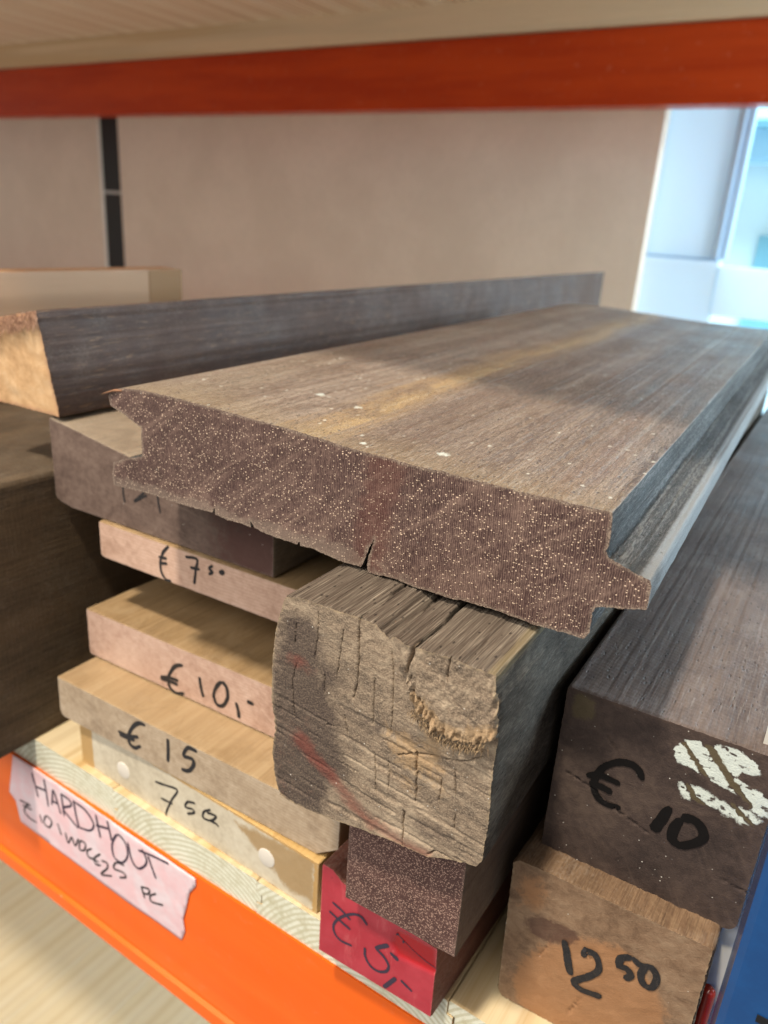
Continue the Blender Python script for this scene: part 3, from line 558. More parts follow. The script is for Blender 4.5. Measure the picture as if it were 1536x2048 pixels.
# ================================================================== timber
# --- the big tongue-and-groove plank
plank_end = end_mat('purple_end_grain', (.034, .017, .017), (.072, .039, .037), (.225, .150, .122), edge=(.34, .27, .21), edge_amt=.85,
                    pore=(.96, .74, .56), pore_scale=760, pore_keep=.26, pore_r=.20, rays=.50, ray_period=.0009, arcs=.85, arc_rot=52,
                    g_col=(.13, .035, .024), g_amt=.30, b_col=(.30, .24, .19), b_amt=.35, rough=.6, bump=.0004, fib=.22, specks=.05, g_soft=(.3, .9))
def plank_top():
    n = NT('plank_weathered_face'); v = n.obj; s3 = n.sep(v)
    g1 = n.noise(n.map(v, (45, 1.6, 45)), 1, 4, .6, .7); g2 = n.noise(n.map(v, (300, 7, 300)), 1, 3, .6, .3)
    g3 = n.noise(n.map(v, (1300, 180, 1300)), 1, 2, .7); blot = n.noise(v, 16, 4, .6, .4)
    f = n.math('ADD', n.math('MULTIPLY', g1, .6), n.math('MULTIPLY', g2, .4))
    c = n.ramp(f, [(.36, (.085, .058, .045)), (.46, (.20, .150, .118)), (.56, (.31, .25, .20)), (.68, (.42, .34, .265))])
    # ochre streak running down the middle and softer brown bands
    wob = n.math('MULTIPLY', n.math('SUBTRACT', n.noise(n.map(v, (2, 5, 2)), 1, 2, .5), .5), .035)
    xx = n.math('ADD', s3[0], wob)
    def band(cx, w, amt, colr, c):
        d = n.math('ABSOLUTE', n.math('SUBTRACT', xx, cx))
        d = n.math('ADD', d, n.math('MULTIPLY', n.math('SUBTRACT', n.noise(n.map(v, (150, 9, 150)), 1, 4, .65, .5), .5), w * 2.6))
        return n.mix(n.math('MULTIPLY', n.step(d, w, w * .25), amt), c, colr)
    c = band(.122, .021, .80, (.38, .25, .12), c)
    c = band(.126, .007, .7, (.52, .36, .17), c)
    c = band(.155, .020, .7, (.14, .095, .075), c)
    c = band(.200, .012, .7, (.12, .085, .07), c)
    c = band(.062, .008, .55, (.14, .10, .075), c)
    c = band(.035, .030, .5, (.24, .19, .13), c)
    c = band(.236, .010, .75, (.15, .09, .07), c)
    bl2 = n.noise(n.map(v, (1, .45, 1), loc=(4, 1, 0)), 30, 5, .7, .9)
    c = n.mix(n.step(bl2, .50, .36, 0, .6), c, (.13, .085, .060))
    c = n.mix(n.step(bl2, .56, .70, 0, .45), c, (.42, .33, .24))
    # ochre fringe along the sawn edge
    fr_ = n.step(n.math('ADD', n.math('SUBTRACT', s3[1], n.math('MULTIPLY', s3[0], -.042)), n.math('MULTIPLY', blot, .03)), .055, .012, 0, .55)
    c = n.mix(fr_, c, (.30, .22, .125))
    # fine cross figure
    cw = n.wave(n.map(v, (1, 1, 1), rot=(0, 0, R(4))), 330, 6, 2, 5, 'Y')
    c = n.mix(n.math('MULTIPLY', n.step(cw, .45, 0.0), .42), c, (.075, .055, .045))
    c = n.mix(n.step(g3, .45, .65, 0, .5), c, (.42, .345, .27))
    c = n.mix(n.step(n.noise(n.map(v, (1700, 700, 1700)), 1, 2, .7), .50, .36, 0, .75), c, (.075, .052, .042))
    # dark pits, pale dust flecks
    pd, pc = n.vor(n.map(v, (420, 300, 420)), 1); pm = n.math('MULTIPLY', n.step(pd, .30, .16), n.step(n.sep(pc)[0], .70, .75))
    c = n.mix(n.math('MULTIPLY', pm, .6), c, (.04, .028, .025))
    d1 = n.noise(n.map(v, (1, 1, 1), loc=(5, 2, 1)), 30, 4, .6)
    sd, sc = n.vor(n.map(v, (210, 150, 210)), 1)
    sm = n.math('MULTIPLY', n.step(n.math('ADD', sd, n.math('MULTIPLY', n.noise(v, 900, 2, .6), .25)), .36, .24), n.step(n.math('ADD', n.sep(sc)[1], n.math('MULTIPLY', d1, .8)), 1.22, 1.28))
    c = n.mix(n.math('MULTIPLY', sm, .8), c, (.60, .59, .52))
    for (cx, cy, r_) in ((.183, .014, .0030), (.150, .003, .0018), (.118, .052, .0025), (.09, .06, .003)):
        dv = n.n('ShaderNodeVectorMath', operation='DISTANCE'); n.put(dv.inputs[0], n.map(v, (1, 1, 0))); dv.inputs[1].default_value = (cx, cy, 0)
        dd = n.math('ADD', dv.outputs['Value'], n.math('MULTIPLY', n.math('SUBTRACT', n.noise(v, 500, 3, .7), .5), r_ * 2.2))
        c = n.mix(n.step(dd, r_, r_ * .6, 0, .8), c, (.62, .66, .60))
    # grey rough edges of the profile (groove, tongue)
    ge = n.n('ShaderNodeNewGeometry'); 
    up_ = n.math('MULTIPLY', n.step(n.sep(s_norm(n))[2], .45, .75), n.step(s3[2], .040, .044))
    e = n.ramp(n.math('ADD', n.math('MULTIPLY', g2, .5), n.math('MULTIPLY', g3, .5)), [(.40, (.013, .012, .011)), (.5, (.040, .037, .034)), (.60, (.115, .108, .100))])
    e = n.mix(n.math('MULTIPLY', n.step(n.math('ADD', s3[0], n.math('MULTIPLY', n.noise(v, 300, 4, .7), .002)), .2735, .2760), n.step(s3[2], .0165, .0175)), e, (.20, .205, .205))  # worn outer edge of the tongue, its pale highlight put into the colour
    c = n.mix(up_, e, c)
    hh = n.math('ADD', n.math('ADD', n.math('MULTIPLY', g3, .9), n.math('MULTIPLY', g2, .6)), n.math('MULTIPLY', cw, .25))
    hh = n.math('SUBTRACT', hh, n.math('MULTIPLY', pm, 1.2))
    return n.out(c, n.math('MULTIPLY_ADD', n.math('SUBTRACT', 1.0, up_), .42, n.step(blot, .3, .7, .32, .48)), n.bump(hh, .00050), .55)
def s_norm(n):
    t = n.n('ShaderNodeTexCoord'); return t.outputs['Normal']
plank_side = plank_top()
pol = np.array(DATA['plank'])
def plank_cap(P):
    return .00028 * fbm(P[:, 0] * 260, P[:, 1] * 260, 5, 4) * 2 + .0004 * fbm(P[:, 0] * 40, P[:, 1] * 60, 8, 2)
def plank_sided(O, y, nrm):
    top = np.clip(nrm[:, 1], 0, 1); sd = 1 - top
    return top * (.0003 * fbm(O[:, 0] * 220, np.full(len(O), y * 14), 3, 3) + .0006 * fbm(O[:, 0] * 25, np.full(len(O), y * 4), 4, 2)) \
        + sd * .0006 * fbm(O[:, 0] * 250 + O[:, 1] * 250, np.full(len(O), y * 90), 6, 3)
def plank_masks(P):
    g = np.exp(-((P[:, 0] - .165 - (P[:, 1] - .03) * .15) / .011) ** 2)
    b = sstep(.014, .0, P[:, 1] - (.004 * fbm(P[:, 0] * 60, P[:, 0] * 0, 3, 3))) * .8 * sstep(.23, .12, P[:, 0])
    return g, b
plank, pcap, pk = timber('grooved_plank', 'plank', pol, .76, plank_end, plank_side,
    'wide weathered grey-brown plank with a grooved and tongued edge lying across the weathered post', 'plank',
    ds=.0006, cs=.0009, jag=.0006, bevel=0.0, capd=plank_cap, sided=plank_sided, masks=plank_masks, edge_w=.0028, d0=.0008, rr=.07)
# splinter at the left tip, dark knot and debris on the top
def splinter():
    V = []; pts = [(.0105, .0012, .0525, .0018), (.005, -.0003, .0518, .0014), (.0005, -.0012, .0502, .0010), (-.0035, -.001, .0487, .0002)]
    for x, y, z, r_ in pts:
        for q in range(6): a = q * math.pi / 3; V.append((x + .3 * r_ * math.cos(a), y + r_ * math.sin(a), z + .55 * r_ * math.cos(a)))
    F = [(p * 6 + q, p * 6 + (q + 1) % 6, (p + 1) * 6 + (q + 1) % 6, (p + 1) * 6 + q) for p in range(3) for q in range(6)]
    np_mesh('splinter', np.array(V), np.array(F), None, [plain('splinter_wood', (.26, .13, .07), .6)], plank)
splinter()

# --- weathered post
post_end = end_mat('weathered_end_grain', (.060, .046, .038), (.225, .168, .120), (.46, .37, .27), edge=(.42, .33, .20), edge_amt=.6,
                   rings=.15, ring_scale=14, arcs=.6, arc_rot=-78, d_col=(.050, .036, .034), d_amt=.85, g_col=(.20, .036, .026), g_amt=.55, b_col=(.42, .28, .15), b_amt=.60,
                   fib=.7, specks=.7, bump=.0009, rough=.75, g_soft=(.3, 1.1))
po = np.array(DATA['post']); chunk = np.array(DATA['chunk']); cracks = [(w, d, resample_open) if False else (w, d, np.array(p)) for w, d, p in DATA['cracks']]
cr_paths = []
for w, d, p in cracks:
    c = spline(p, .00022); c = c + (.0009 * np.stack([fbm(c[:, 1] * 400, c[:, 0] * 100, 3, 3), fbm(c[:, 0] * 400, c[:, 1] * 100, 5, 3)], 1)); cr_paths.append((w * .75, d, c))
ex = []
for w, d, c in cr_paths:
    t = np.gradient(c, axis=0); t /= np.linalg.norm(t, axis=1)[:, None]; nn = np.stack([-t[:, 1], t[:, 0]], 1)
    s = np.linspace(0, 1, len(c)); ww = w * .5 * np.sqrt(np.clip(1.02 - s, 0, 1))[:, None] * (1 + .5 * fbm(s * 9, s * 0 + w * 1e4, 2, 2))[:, None]
    ex += [c, c + nn * ww, c - nn * ww]
ex = np.vstack(ex); _k = rng.random(len(ex)) > -1; ex = ex[inpoly(ex, po)]
def post_cap(P):
    m = sstep(.050, .062, P[:, 0] + (P[:, 1] - .085) * .3) * softmask(P + .0010 * np.stack([fbm(P[:, 0] * 500, P[:, 1] * 300, 2, 3), fbm(P[:, 0] * 300, P[:, 1] * 500, 4, 3)], 1), chunk, .0016)
    low = sstep(.085, .062, P[:, 1])
    y = -m * .0042 - m * (.0005 * fbm(P[:, 0] * 120, P[:, 1] * 60, 9, 3) + .0008 * fbm(P[:, 0] * 900, P[:, 1] * 420, 19, 3)) * 2
    band = np.exp(-((dist_poly(P, chunk) - .002) / .003) ** 2) * m * sstep(.090, .082, P[:, 1])
    y = y - band * .0040 * (fbm(P[:, 0] * 900, P[:, 1] * 220, 12, 3) * 2)
    y = y + (1 - m) * (.0004 * fbm(P[:, 0] * 50, P[:, 1] * 90, 14, 3) + .0005 * sstep(.06, .03, P[:, 1]) * fbm(P[:, 0] * 60, P[:, 1] * 500 + P[:, 0] * 90, 18, 3) + .0004 * fbm(P[:, 0] * 900, P[:, 1] * 900, 15, 2))
    y = y + .0012 * sstep(.02, .0, P[:, 0]) * (fbm(P[:, 0] * 200, P[:, 1] * 200, 16, 3) + .5)
    # horizontal tears in the lower half
    y = y + .0006 * sstep(.72, .80, vnoise(P[:, 0] * 55, P[:, 1] * 620 + P[:, 0] * 80, 21)) * sstep(.055, .045, P[:, 1])
    for w, d, c in cr_paths:
        s = np.linspace(0, 1, len(c)); dd = ((P[:, None, 0] - c[None, :, 0]) ** 2 + (P[:, None, 1] - c[None, :, 1]) ** 2) if len(P) < 3000 else None
        if dd is None:
            sel = (P[:, 0] > c[:, 0].min() - w) & (P[:, 0] < c[:, 0].max() + w) & (P[:, 1] > c[:, 1].min() - w) & (P[:, 1] < c[:, 1].max() + w)
            Q = P[sel]
            if not len(Q): continue
            dd = (Q[:, None, 0] - c[None, :, 0]) ** 2 + (Q[:, None, 1] - c[None, :, 1]) ** 2
            a = dd.argmin(1); dist = np.sqrt(dd.min(1)); wl = w * .5 * np.sqrt(np.clip(1.02 - s[a], 0, 1))
            add = d * np.clip(1.15 - dist / wl, 0, 1); y[sel] += add
        else:
            a = dd.argmin(1); dist = np.sqrt(dd.min(1)); wl = w * .5 * np.sqrt(np.clip(1.02 - s[a], 0, 1)); y = y + d * np.clip(1.15 - dist / wl, 0, 1)
    return y
topcr = [(c[0][0], w, d) for (w, d, c) in cr_paths[:2]]
def post_sided(O, y, nrm):
    top = sstep(.3, .8, nrm[:, 1]); x = O[:, 0]; Y = np.full(len(O), y)
    dn = top * (.0008 * fbm(x * 1300, Y * 18, 31, 2) + .0005 * fbm(x * 420 + fbm(x * 30, Y * 9, 7, 2) * 2, Y * 9, 33, 3))
    for x0, w, d in topcr:
        xc = x0 + .0030 * fbm(Y * 30, x * 0 + 2, 5, 2) + y * .02
        dn = dn - top * d * np.clip(1.2 - np.abs(x - xc) / (w * .55), 0, 1)
    dn = dn - top * .0006 * (vnoise(x * 420, Y * 9, 77) > .80)
    return dn + (1 - top) * (.0003 * fbm(O[:, 1] * 500 + x * 500, Y * 60, 35, 3) + .0009 * fbm(O[:, 1] * 40, Y * 12, 36, 2))
def post_masks(P):
    dk = None
    red = DATA['redstain']; d = dist_poly(P, np.array(red), False)
    g = np.exp(-(d / .0050) ** 2) * .95 + .75 * np.exp(-((P[:, 0] - .008) / .012) ** 2 - ((P[:, 1] - .062) / .005) ** 2)
    g = g + .35 * sstep(.035, .0, P[:, 0]) * sstep(.075, .02, P[:, 1])
    cm_ = softmask(P, chunk, .003); b = cm_ * (.15 + .8 * np.exp(-(dist_poly(P, chunk[5:12], False) / .007) ** 2)) + .6 * np.exp(-((P[:, 0] - .065) / .022) ** 2 - ((P[:, 1] - .04) / .02) ** 2)
    x, z = P[:, 0], P[:, 1]
    dk = .95 * np.exp(-((x - .008) / .016) ** 2) * sstep(.092, .078, z) + .8 * np.exp(-((x - .018) / .020) ** 2 - ((z - .022) / .018) ** 2) + .55 * np.exp(-((x - .045) / .03) ** 2 - ((z - .047) / .006) ** 2) \
        + .5 * np.exp(-((x - .075) / .02) ** 2 - ((z - .008) / .006) ** 2) + .35 * np.exp(-((x - .03) / .012) ** 2 - ((z - .06) / .006) ** 2)
    return np.clip(g, 0, 1), np.clip(b, 0, 1), np.clip(dk, 0, 1)
def post_side_mat():
    n = NT('weathered_post_sides'); v = n.obj
    g1 = n.noise(n.map(v, (260, 9, 260)), 1, 4, .65, .5); g2 = n.noise(n.map(v, (1300, 34, 1300)), 1, 3, .7); g3 = n.noise(n.map(v, (1600, 260, 1600)), 1, 2, .7)
    f = n.math('ADD', n.math('MULTIPLY', g1, .4), n.math('MULTIPLY', g2, .6))
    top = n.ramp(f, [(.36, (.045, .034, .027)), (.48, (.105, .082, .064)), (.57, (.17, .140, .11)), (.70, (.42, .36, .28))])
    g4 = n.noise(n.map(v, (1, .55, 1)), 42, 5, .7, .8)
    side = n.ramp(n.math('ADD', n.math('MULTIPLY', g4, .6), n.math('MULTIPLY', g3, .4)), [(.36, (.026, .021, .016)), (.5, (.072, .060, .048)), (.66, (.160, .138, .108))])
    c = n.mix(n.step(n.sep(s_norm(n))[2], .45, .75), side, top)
    s3 = n.sep(v)
    # pale fibre line on the top right arris
    ar = n.math('ADD', s3[0], n.math('MULTIPLY', g1, .006))
    c = n.mix(n.math('MULTIPLY', n.math('MULTIPLY', n.step(ar, .0945, .0960), n.step(s3[2], .0875, .0880)), .35), c, (.36, .29, .16))
    pd, pc = n.vor(n.map(v, (420, 220, 420)), 1); pm = n.math('MULTIPLY', n.step(pd, .28, .14), n.step(n.sep(pc)[0], .72, .78))
    c = n.mix(n.math('MULTIPLY', pm, .7), c, (.015, .012, .012))
    hh = n.math('ADD', n.math('MULTIPLY', g2, .8), n.math('MULTIPLY', g3, .6))
    return n.out(c, .8, n.bump(hh, .0004), .12)
post, pocap, pok = timber('weathered_post', 'post', po, .82, post_end, post_side_mat(),
    'cracked grey-brown square post with torn fibres and red stain, directly under the wide plank', 'post',
    ds=.00045, cs=.00052, jag=.0007, bevel=.0003, capd=post_cap, sided=post_sided, masks=post_masks, edge_w=.0022, extra=ex, d0=.0007, rr=.055, seed=4)
# torn fibre bristles under the proud corner
def bristles():
    V = []; T = []
    base = chunk[(chunk[:, 1] < .083)]
    line = spline(chunk[5:12], .0006); line = line[(line[:, 0] < .0945)]
    mt = NT('torn_wood_fibre'); mt = mt.out(mt.mix(mt.step(mt.noise(mt.obj, 900, 2, .6), .4, .6), (.33, .235, .135), (.15, .10, .06)), .8)
    for q in range(520):
        p = line[rng.integers(len(line))] + rng.normal(0, .0009, 2); L = rng.uniform(.0008, .0032); w = rng.uniform(.00010, .00024)
        ang = R(rng.uniform(-125, -55)); dx, dz = math.cos(ang) * L, math.sin(ang) * L; yb = -.0040 - rng.uniform(0, .0016) + pok * p[0]
        b = len(V)
        V += [(p[0] - w, yb, p[1]), (p[0] + w, yb, p[1]), (p[0], yb + .0003, p[1] + w), (p[0] + dx, yb + rng.uniform(-.0012, .0015), p[1] + dz)]
        T += [(b, b + 1, b + 3), (b + 1, b + 2, b + 3), (b + 2, b, b + 3)]
    o = np_mesh('torn_fibres', np.array(V), None, np.array(T), [mt], post, smooth=False); o['kind'] = 'stuff'
bristles()

# --- speckled dark block under the post
speck_end = end_mat('speckled_end_grain', (.055, .026, .024), (.090, .044, .038), (.17, .10, .085), edge=(.30, .22, .17), edge_amt=.4,
                    pore=(.52, .34, .27), pore_scale=1050, pore_keep=-.5, pore_r=.30, arcs=.2, arc_rot=-60, fib=.2, specks=0, bump=.0003, rough=.55)
brown_side = side_mat('dark_brown_face', (.050, .034, .026), (.095, .066, .048), (.15, .108, .078), dust_amt=.1, seed=2, saw=.2)
speck, scap, sk = timber('timber_block', 'speck', rect(.0583, .0625, .0008, dtl=-.001, dtr=.002), .6, speck_end, brown_side,
    'dark purple-brown block with a speckled end, squeezed between the weathered post and the red block', 'block', ds=.001, cs=.0013, seed=5)
# --- red painted block
def red_paint():
    n = NT('red_paint'); a = n.noise(n.obj, 60, 4, .6); at = n.attr('m'); f = n.noise(n.obj, 900, 2, .5)
    c = n.mix(n.step(a, .35, .7), (.40, .024, .040), (.47, .040, .060))
    c = n.mix(n.math('MULTIPLY', at[1], .9), c, (.42, .006, .008))
    c = n.mix(n.step(n.math('ADD', at[0], n.math('MULTIPLY', n.noise(n.obj, 300, 3, .6), .8)), 1.0, 1.5, 0, .7), c, (.62, .16, .16))
    wn = n.noise(n.map(n.obj, (90, 90, 25), rot=(0, R(40), 0)), 1, 5, .75, .6)
    c = n.mix(n.step(wn, .58, .72, 0, .5), c, (.60, .12, .13))
    c = n.mix(n.step(n.noise(n.obj, 240, 5, .75), .62, .70, 0, .6), c, (.22, .020, .025))
    return n.out(c, n.step(at[1], .2, .8, .40, .22), n.bump(n.math('ADD', n.math('MULTIPLY', a, 1.0), n.math('MULTIPLY', f, .2)), .0004), .5)
redp = red_paint()
red_side = side_mat('red_brown_face', (.085, .028, .020), (.15, .050, .034), (.24, .10, .065), dust_amt=.15, seed=6)
rb_out = [(0, .0005), (.0005, 0), (.0665, 0), (.067, .0008), (.0664, .0435), (.0660, .0450), (.0400, .0475), (.0300, .0495), (.0125, .0540), (.0070, .0585), (.0010, .0592), (0, .0580)]
scr = np.array(DATA['scratch'])
def red_cap(P):
    return .0010 * softmask(P, scr, .002) + .00015 * fbm(P[:, 0] * 150, P[:, 1] * 150, 3, 2)
redb, rcap, rk = timber('timber_block', 'red', rb_out, .6, redp, red_side,
    'block with bright red painted end priced €5, lowest in the middle stack', 'block',
    ds=.001, cs=.0012, seed=6, capd=red_cap, masks=lambda P: (softmask(P, scr, .002), np.zeros(len(P))))
handwriting('price_marking', ['red', 'red2', 'red3'], soft_ink, redb, rcap, rk, fat=1.3)

# --- right-hand stack
def b10r_mats():
    return end_mat('dark_block_end', (.034, .024, .022), (.062, .043, .037), (.11, .078, .062), edge=(.13, .085, .06), edge_amt=.4,
                   g_col=(.66, .73, .68), g_amt=1.0, b_col=(.17, .14, .06), b_amt=.40, arcs=.35, arc_rot=-30, fib=.3, specks=.55, bump=.0005, rough=.72, seed=3, g_soft=(.34, .66), g_wob=.45)
paint = [np.array(q) for q in DATA['paint']]; gaps = [np.array(q) for q in DATA['paintgap']]
def b10r_masks(P):
    jit = P + .0014 * np.stack([fbm(P[:, 0] * 420, P[:, 1] * 900, 2, 3), fbm(P[:, 0] * 500, P[:, 1] * 700, 4, 3)], 1)
    g = np.maximum(softmask(jit, paint[0], .0022), softmask(jit, paint[1], .004) * .72)
    g = g * (1 - .6 * sstep(.74, .84, vnoise(P[:, 0] * 330 + P[:, 1] * 200, P[:, 1] * 900, 61))) * (1 - .5 * sstep(.78, .88, vnoise(P[:, 0] * 900, P[:, 1] * 900, 62)))
    for q, w in zip(gaps, (.0011, .0017, .0012, .0010)): g = g * sstep(w * .4, w * 1.3, dist_poly(jit, q, False))
    b = .9 * np.exp(-((P[:, 0] - .008) / .006) ** 2 - ((P[:, 1] - .082) / .009) ** 2)
    for q, w in zip(gaps, (.0011, .0017, .0012, .0010)): b = np.maximum(b, .8 * sstep(w * 1.4, w * .6, dist_poly(jit, q, False)) * (softmask(P, paint[0], .004) + softmask(P, paint[1], .004)))
    return g, np.clip(b, 0, 1)
b10r_cr = [spline([(.006, .046), (.018, .043), (.030, .037), (.045, .032)], .0008), spline([(.075, .024), (.087, .023)], .0008), spline([(.020, .072), (.026, .066)], .0008)]
def b10r_cap(P):
    y = .0006 * fbm(P[:, 0] * 160, P[:, 1] * 160, 3, 4)
    for c in b10r_cr:
        d = np.sqrt(((P[:, None, 0] - c[None, :, 0]) ** 2 + (P[:, None, 1] - c[None, :, 1]) ** 2).min(1)); y = y + .0020 * np.clip(1 - d / .0005, 0, 1)
    return y
b10r_side = side_mat('grey_purple_face', (.052, .038, .036), (.105, .080, .072), (.180, .140, .120), streak=(.10, .065, .045), streak_amt=.45, dust=(.26, .24, .24), dust_amt=.3,
                     rough=.50, fine=.35, pits=.45, flecks=.35, fleck_col=(.27, .24, .22), seed=9, spec=.25, saw=.15)
b10r, bcap, bk = timber('timber_block', 'b10r', rect(.0873, .0895, .002, br=.005, bl=.003), 1.0, b10r_mats(), b10r_side,
    'big dark block with pale blue-green paint patches priced €10, on top of the right-hand stack', 'block', ds=.0009, cs=.0009, capd=b10r_cap, masks=b10r_masks, seed=8, jag=.0005)
handwriting('price_marking', ['b10r', 'b10r2'], ink_faint, b10r, bcap, bk, .0005, fat=1.22)
org = np.array(DATA['orange'])
b1250_end = end_mat('orange_brown_end', (.110, .062, .036), (.225, .140, .085), (.34, .235, .150), edge=(.36, .28, .18), edge_amt=.5,
                    g_col=(.42, .21, .095), g_amt=.70, b_col=(.085, .040, .030), b_amt=.75, arcs=.3, arc_rot=60, fib=.35, specks=.15, bump=.0005, rough=.7, seed=5, g_soft=(.25, .8))
def b1250_masks(P):
    g = softmask(P, org, .010); g = np.maximum(g, .8 * np.exp(-((P[:, 0] - .010) / .009) ** 2 - ((P[:, 1] - .072) / .012) ** 2))
    b = np.exp(-((P[:, 0] - .017) / .009) ** 2 - ((P[:, 1] - .055) / .008) ** 2) + .8 * np.exp(-((P[:, 0] - .030) / .006) ** 2 - ((P[:, 1] - .058) / .006) ** 2)
    return g, np.clip(b, 0, 1)
c12 = [spline([(.0215, .053), (.020, .043), (.0165, .034)], .0008), spline([(.040, .025), (.036, .012)], .0008), spline([(.037, .056), (.041, .050)], .0008)]
def b1250_cap(P):
    y = .0009 * fbm(P[:, 0] * 140, P[:, 1] * 140, 9, 4)
    for c in c12:
        d = np.sqrt(((P[:, None, 0] - c[None, :, 0]) ** 2 + (P[:, None, 1] - c[None, :, 1]) ** 2).min(1)); y = y + .0022 * np.clip(1 - d / .00055, 0, 1)
    return y
b1250_side = side_mat('rough_brown_face', (.080, .046, .026), (.155, .090, .050), (.27, .175, .10), dust_amt=.15, rough=.8, bump=.0008, fine=.6, seed=11, saw=.1)
def furry(O, y, nrm):
    return .0009 * fbm(O[:, 0] * 500 + O[:, 1] * 400, np.full(len(O), y * 220), 41, 3)
b12o = rect(.0868, .0868, .003, tl=.005, tr=.0015, bl=.006); b12o = [(x + (.0015 * math.sin(z * 60) if x < .01 else 0), z + .0012 * math.sin(x * 70 + 1) * (z > .05)) for x, z in b12o]
b1250, b12cap, b12k = timber('timber_block', 'b1250', b12o, 1.0, b1250_end, b1250_side,
    'rough orange-brown block priced 12.50 at the bottom of the right-hand stack', 'block', ds=.0009, cs=.001, capd=b1250_cap, sided=furry, masks=b1250_masks, seed=9, jag=.0009, d0=.0006, rr=.06)
handwriting('price_marking', 'b1250', ink, b1250, b12cap, b12k, .0006, fat=1.25)

# --- left-hand stack
b75_end = end_mat('whitewashed_end', (.44, .38, .28), (.58, .52, .40), (.68, .63, .51), edge=(.55, .33, .10), edge_amt=.9,
                  g_col=(.36, .22, .08), g_amt=.8, b_col=(.50, .30, .10), b_amt=.9, arcs=.25, arc_rot=-70, fib=.25, specks=0, bump=.0001, rough=.55, seed=2, g_soft=(.2, .7))
varn = side_mat('varnished_pine_face', (.38, .22, .07), (.52, .34, .13), (.64, .46, .22), dust_amt=0, rough=.35, seed=4, fine=.15, lines=.2)
knot = np.array(DATA['knot'])
def b75_masks(P):
    g = softmask(P, knot, .008)
    b = np.maximum(sstep(.0035, .0018, P[:, 1]) * .0, sstep(.0016, .0004, .0355 - P[:, 1])); b = np.maximum(b, sstep(.2025, .2035, P[:, 0]))
    b = np.maximum(b, sstep(.015, .011, P[:, 0] - (.036 - P[:, 1]) * .0) * (P[:, 0] < .015))
    return g, b
b75, c75, k75 = timber('timber_board', 'b75', [(0, 0), (.2065, 0), (.2065, .0362), (.0165, .0362), (.0145, .0358), (0, .0300)][:3] + [(.0100, .0362), (.001, .0335), (0, .032)], .9, b75_end, varn,
    'pale board with two white round plugs marked 750, lowest in the left-hand stack', 'board', ds=.0012, cs=.0014, masks=b75_masks, seed=12, jag=.0002, edge_w=.0016)
handwriting('price_marking', 'b75', ink, b75, c75, k75)
white_plug = plain('white_plug', (.70, .66, .59), .5)
for px, pz in DATA['plug']:
    V = []; F = []; ring = 40; prof = [(0, -.00045), (.0056, -.00045), (.0060, -.0003), (.0061, 0), (.0061, .002)]
    for rr_, yo in prof:
        for q in range(ring): a = 2 * math.pi * q / ring; V.append((px + rr_ * math.cos(a), yo + k75 * px, pz + rr_ * math.sin(a)))
    for p in range(len(prof) - 1):
        for q in range(ring): F.append((p * ring + q, p * ring + (q + 1) % ring, (p + 1) * ring + (q + 1) % ring, (p + 1) * ring + q))
    np_mesh('plug', np.array(V), np.array(F), None, [white_plug], b75)
b15_end = end_mat('grey_beige_end', (.25, .18, .12), (.41, .315, .22), (.56, .46, .345), edge=(.46, .41, .33), edge_amt=.5,
                  arcs=.35, arc_rot=-62, fib=.3, specks=0, rings=.28, ring_scale=95, bump=.0003, rough=.6, seed=6)
b15_side = side_mat('tan_face', (.26, .17, .085), (.36, .245, .13), (.46, .34, .20), dust_amt=.1, seed=7, rough=.5, fine=.3, bump=.0002)
b15, c15, k15 = timber('timber_board', 'b15', [(0, .0045), (.0015, .001), (.0045, 0), (.2120, 0), (.2260, .0105), (.2262, .0300), (.0005, .0300)], .95, b15_end, b15_side,
    'beige board priced €15, lying directly on the board with white plugs', 'board', seed=13, ds=.0012, cs=.0015)
handwriting('price_marking', 'b15', ink, b15, c15, k15)
b10_end = end_mat('pink_end', (.37, .225, .165), (.53, .36, .285), (.66, .49, .40), edge=(.55, .44, .36), edge_amt=.4,
                  arcs=.45, arc_rot=-58, fib=.25, specks=0, rings=.28, ring_scale=95, bump=.0003, rough=.6, seed=8)
b10_side = side_mat('brown_tan_face', (.20, .125, .058), (.30, .195, .095), (.42, .30, .17), dust_amt=.1, seed=10, rough=.5, fine=.3, lines=.5)
b10, c10, k10 = timber('timber_board', 'b10', rect(.2150, .0350, .0008, bl=.0025), .95, b10_end, b10_side,
    'pinkish board priced €10 with a brown top, third up in the left-hand stack', 'board', seed=14, ds=.0012, cs=.0015)
handwriting('price_marking', 'b10', ink, b10, c10, k10)
spc, _, _ = timber('timber_spacer', ((-.395, .44, .1031), 0, 0), rect(.20, .0393, .001), .75, b15_end, brown_side,
    'dark timber set far back between the pinkish boards of the left-hand stack', 'timber', seed=15, ds=.004, cs=.005, d0=.01, rr=.3)
pink_end = end_mat('pale_pink_end', (.38, .235, .17), (.55, .37, .285), (.68, .49, .39), edge=(.5, .4, .33), edge_amt=.4,
                   arcs=.4, arc_rot=-50, fib=.2, specks=0, rings=.28, ring_scale=95, bump=.0003, rough=.6, seed=12)
pink_, cp, kp = timber('timber_board', 'pink', rect(.235, .0250, .0008, bl=.0035), .95, pink_end, b10_side,
    'pale pink board priced €7.50 tucked under the mottled grey-purple block', 'board', seed=16, ds=.0012, cs=.0015)
handwriting('price_marking', 'pink', ink, pink_, cp, kp)
mott_end = end_mat('mottled_purple_end', (.066, .042, .034), (.130, .088, .072), (.215, .157, .128), edge=(.27, .22, .19), edge_amt=.4,
                   arcs=.35, arc_rot=-80, fib=.4, specks=.1, bump=.0002, rough=.7, seed=14, g_col=(.085, .035, .030), g_amt=.8, g_soft=(.3, .9))
mott_side = side_mat('mottled_face', (.15, .115, .085), (.24, .19, .14), (.34, .27, .19), dust_amt=.2, seed=15)
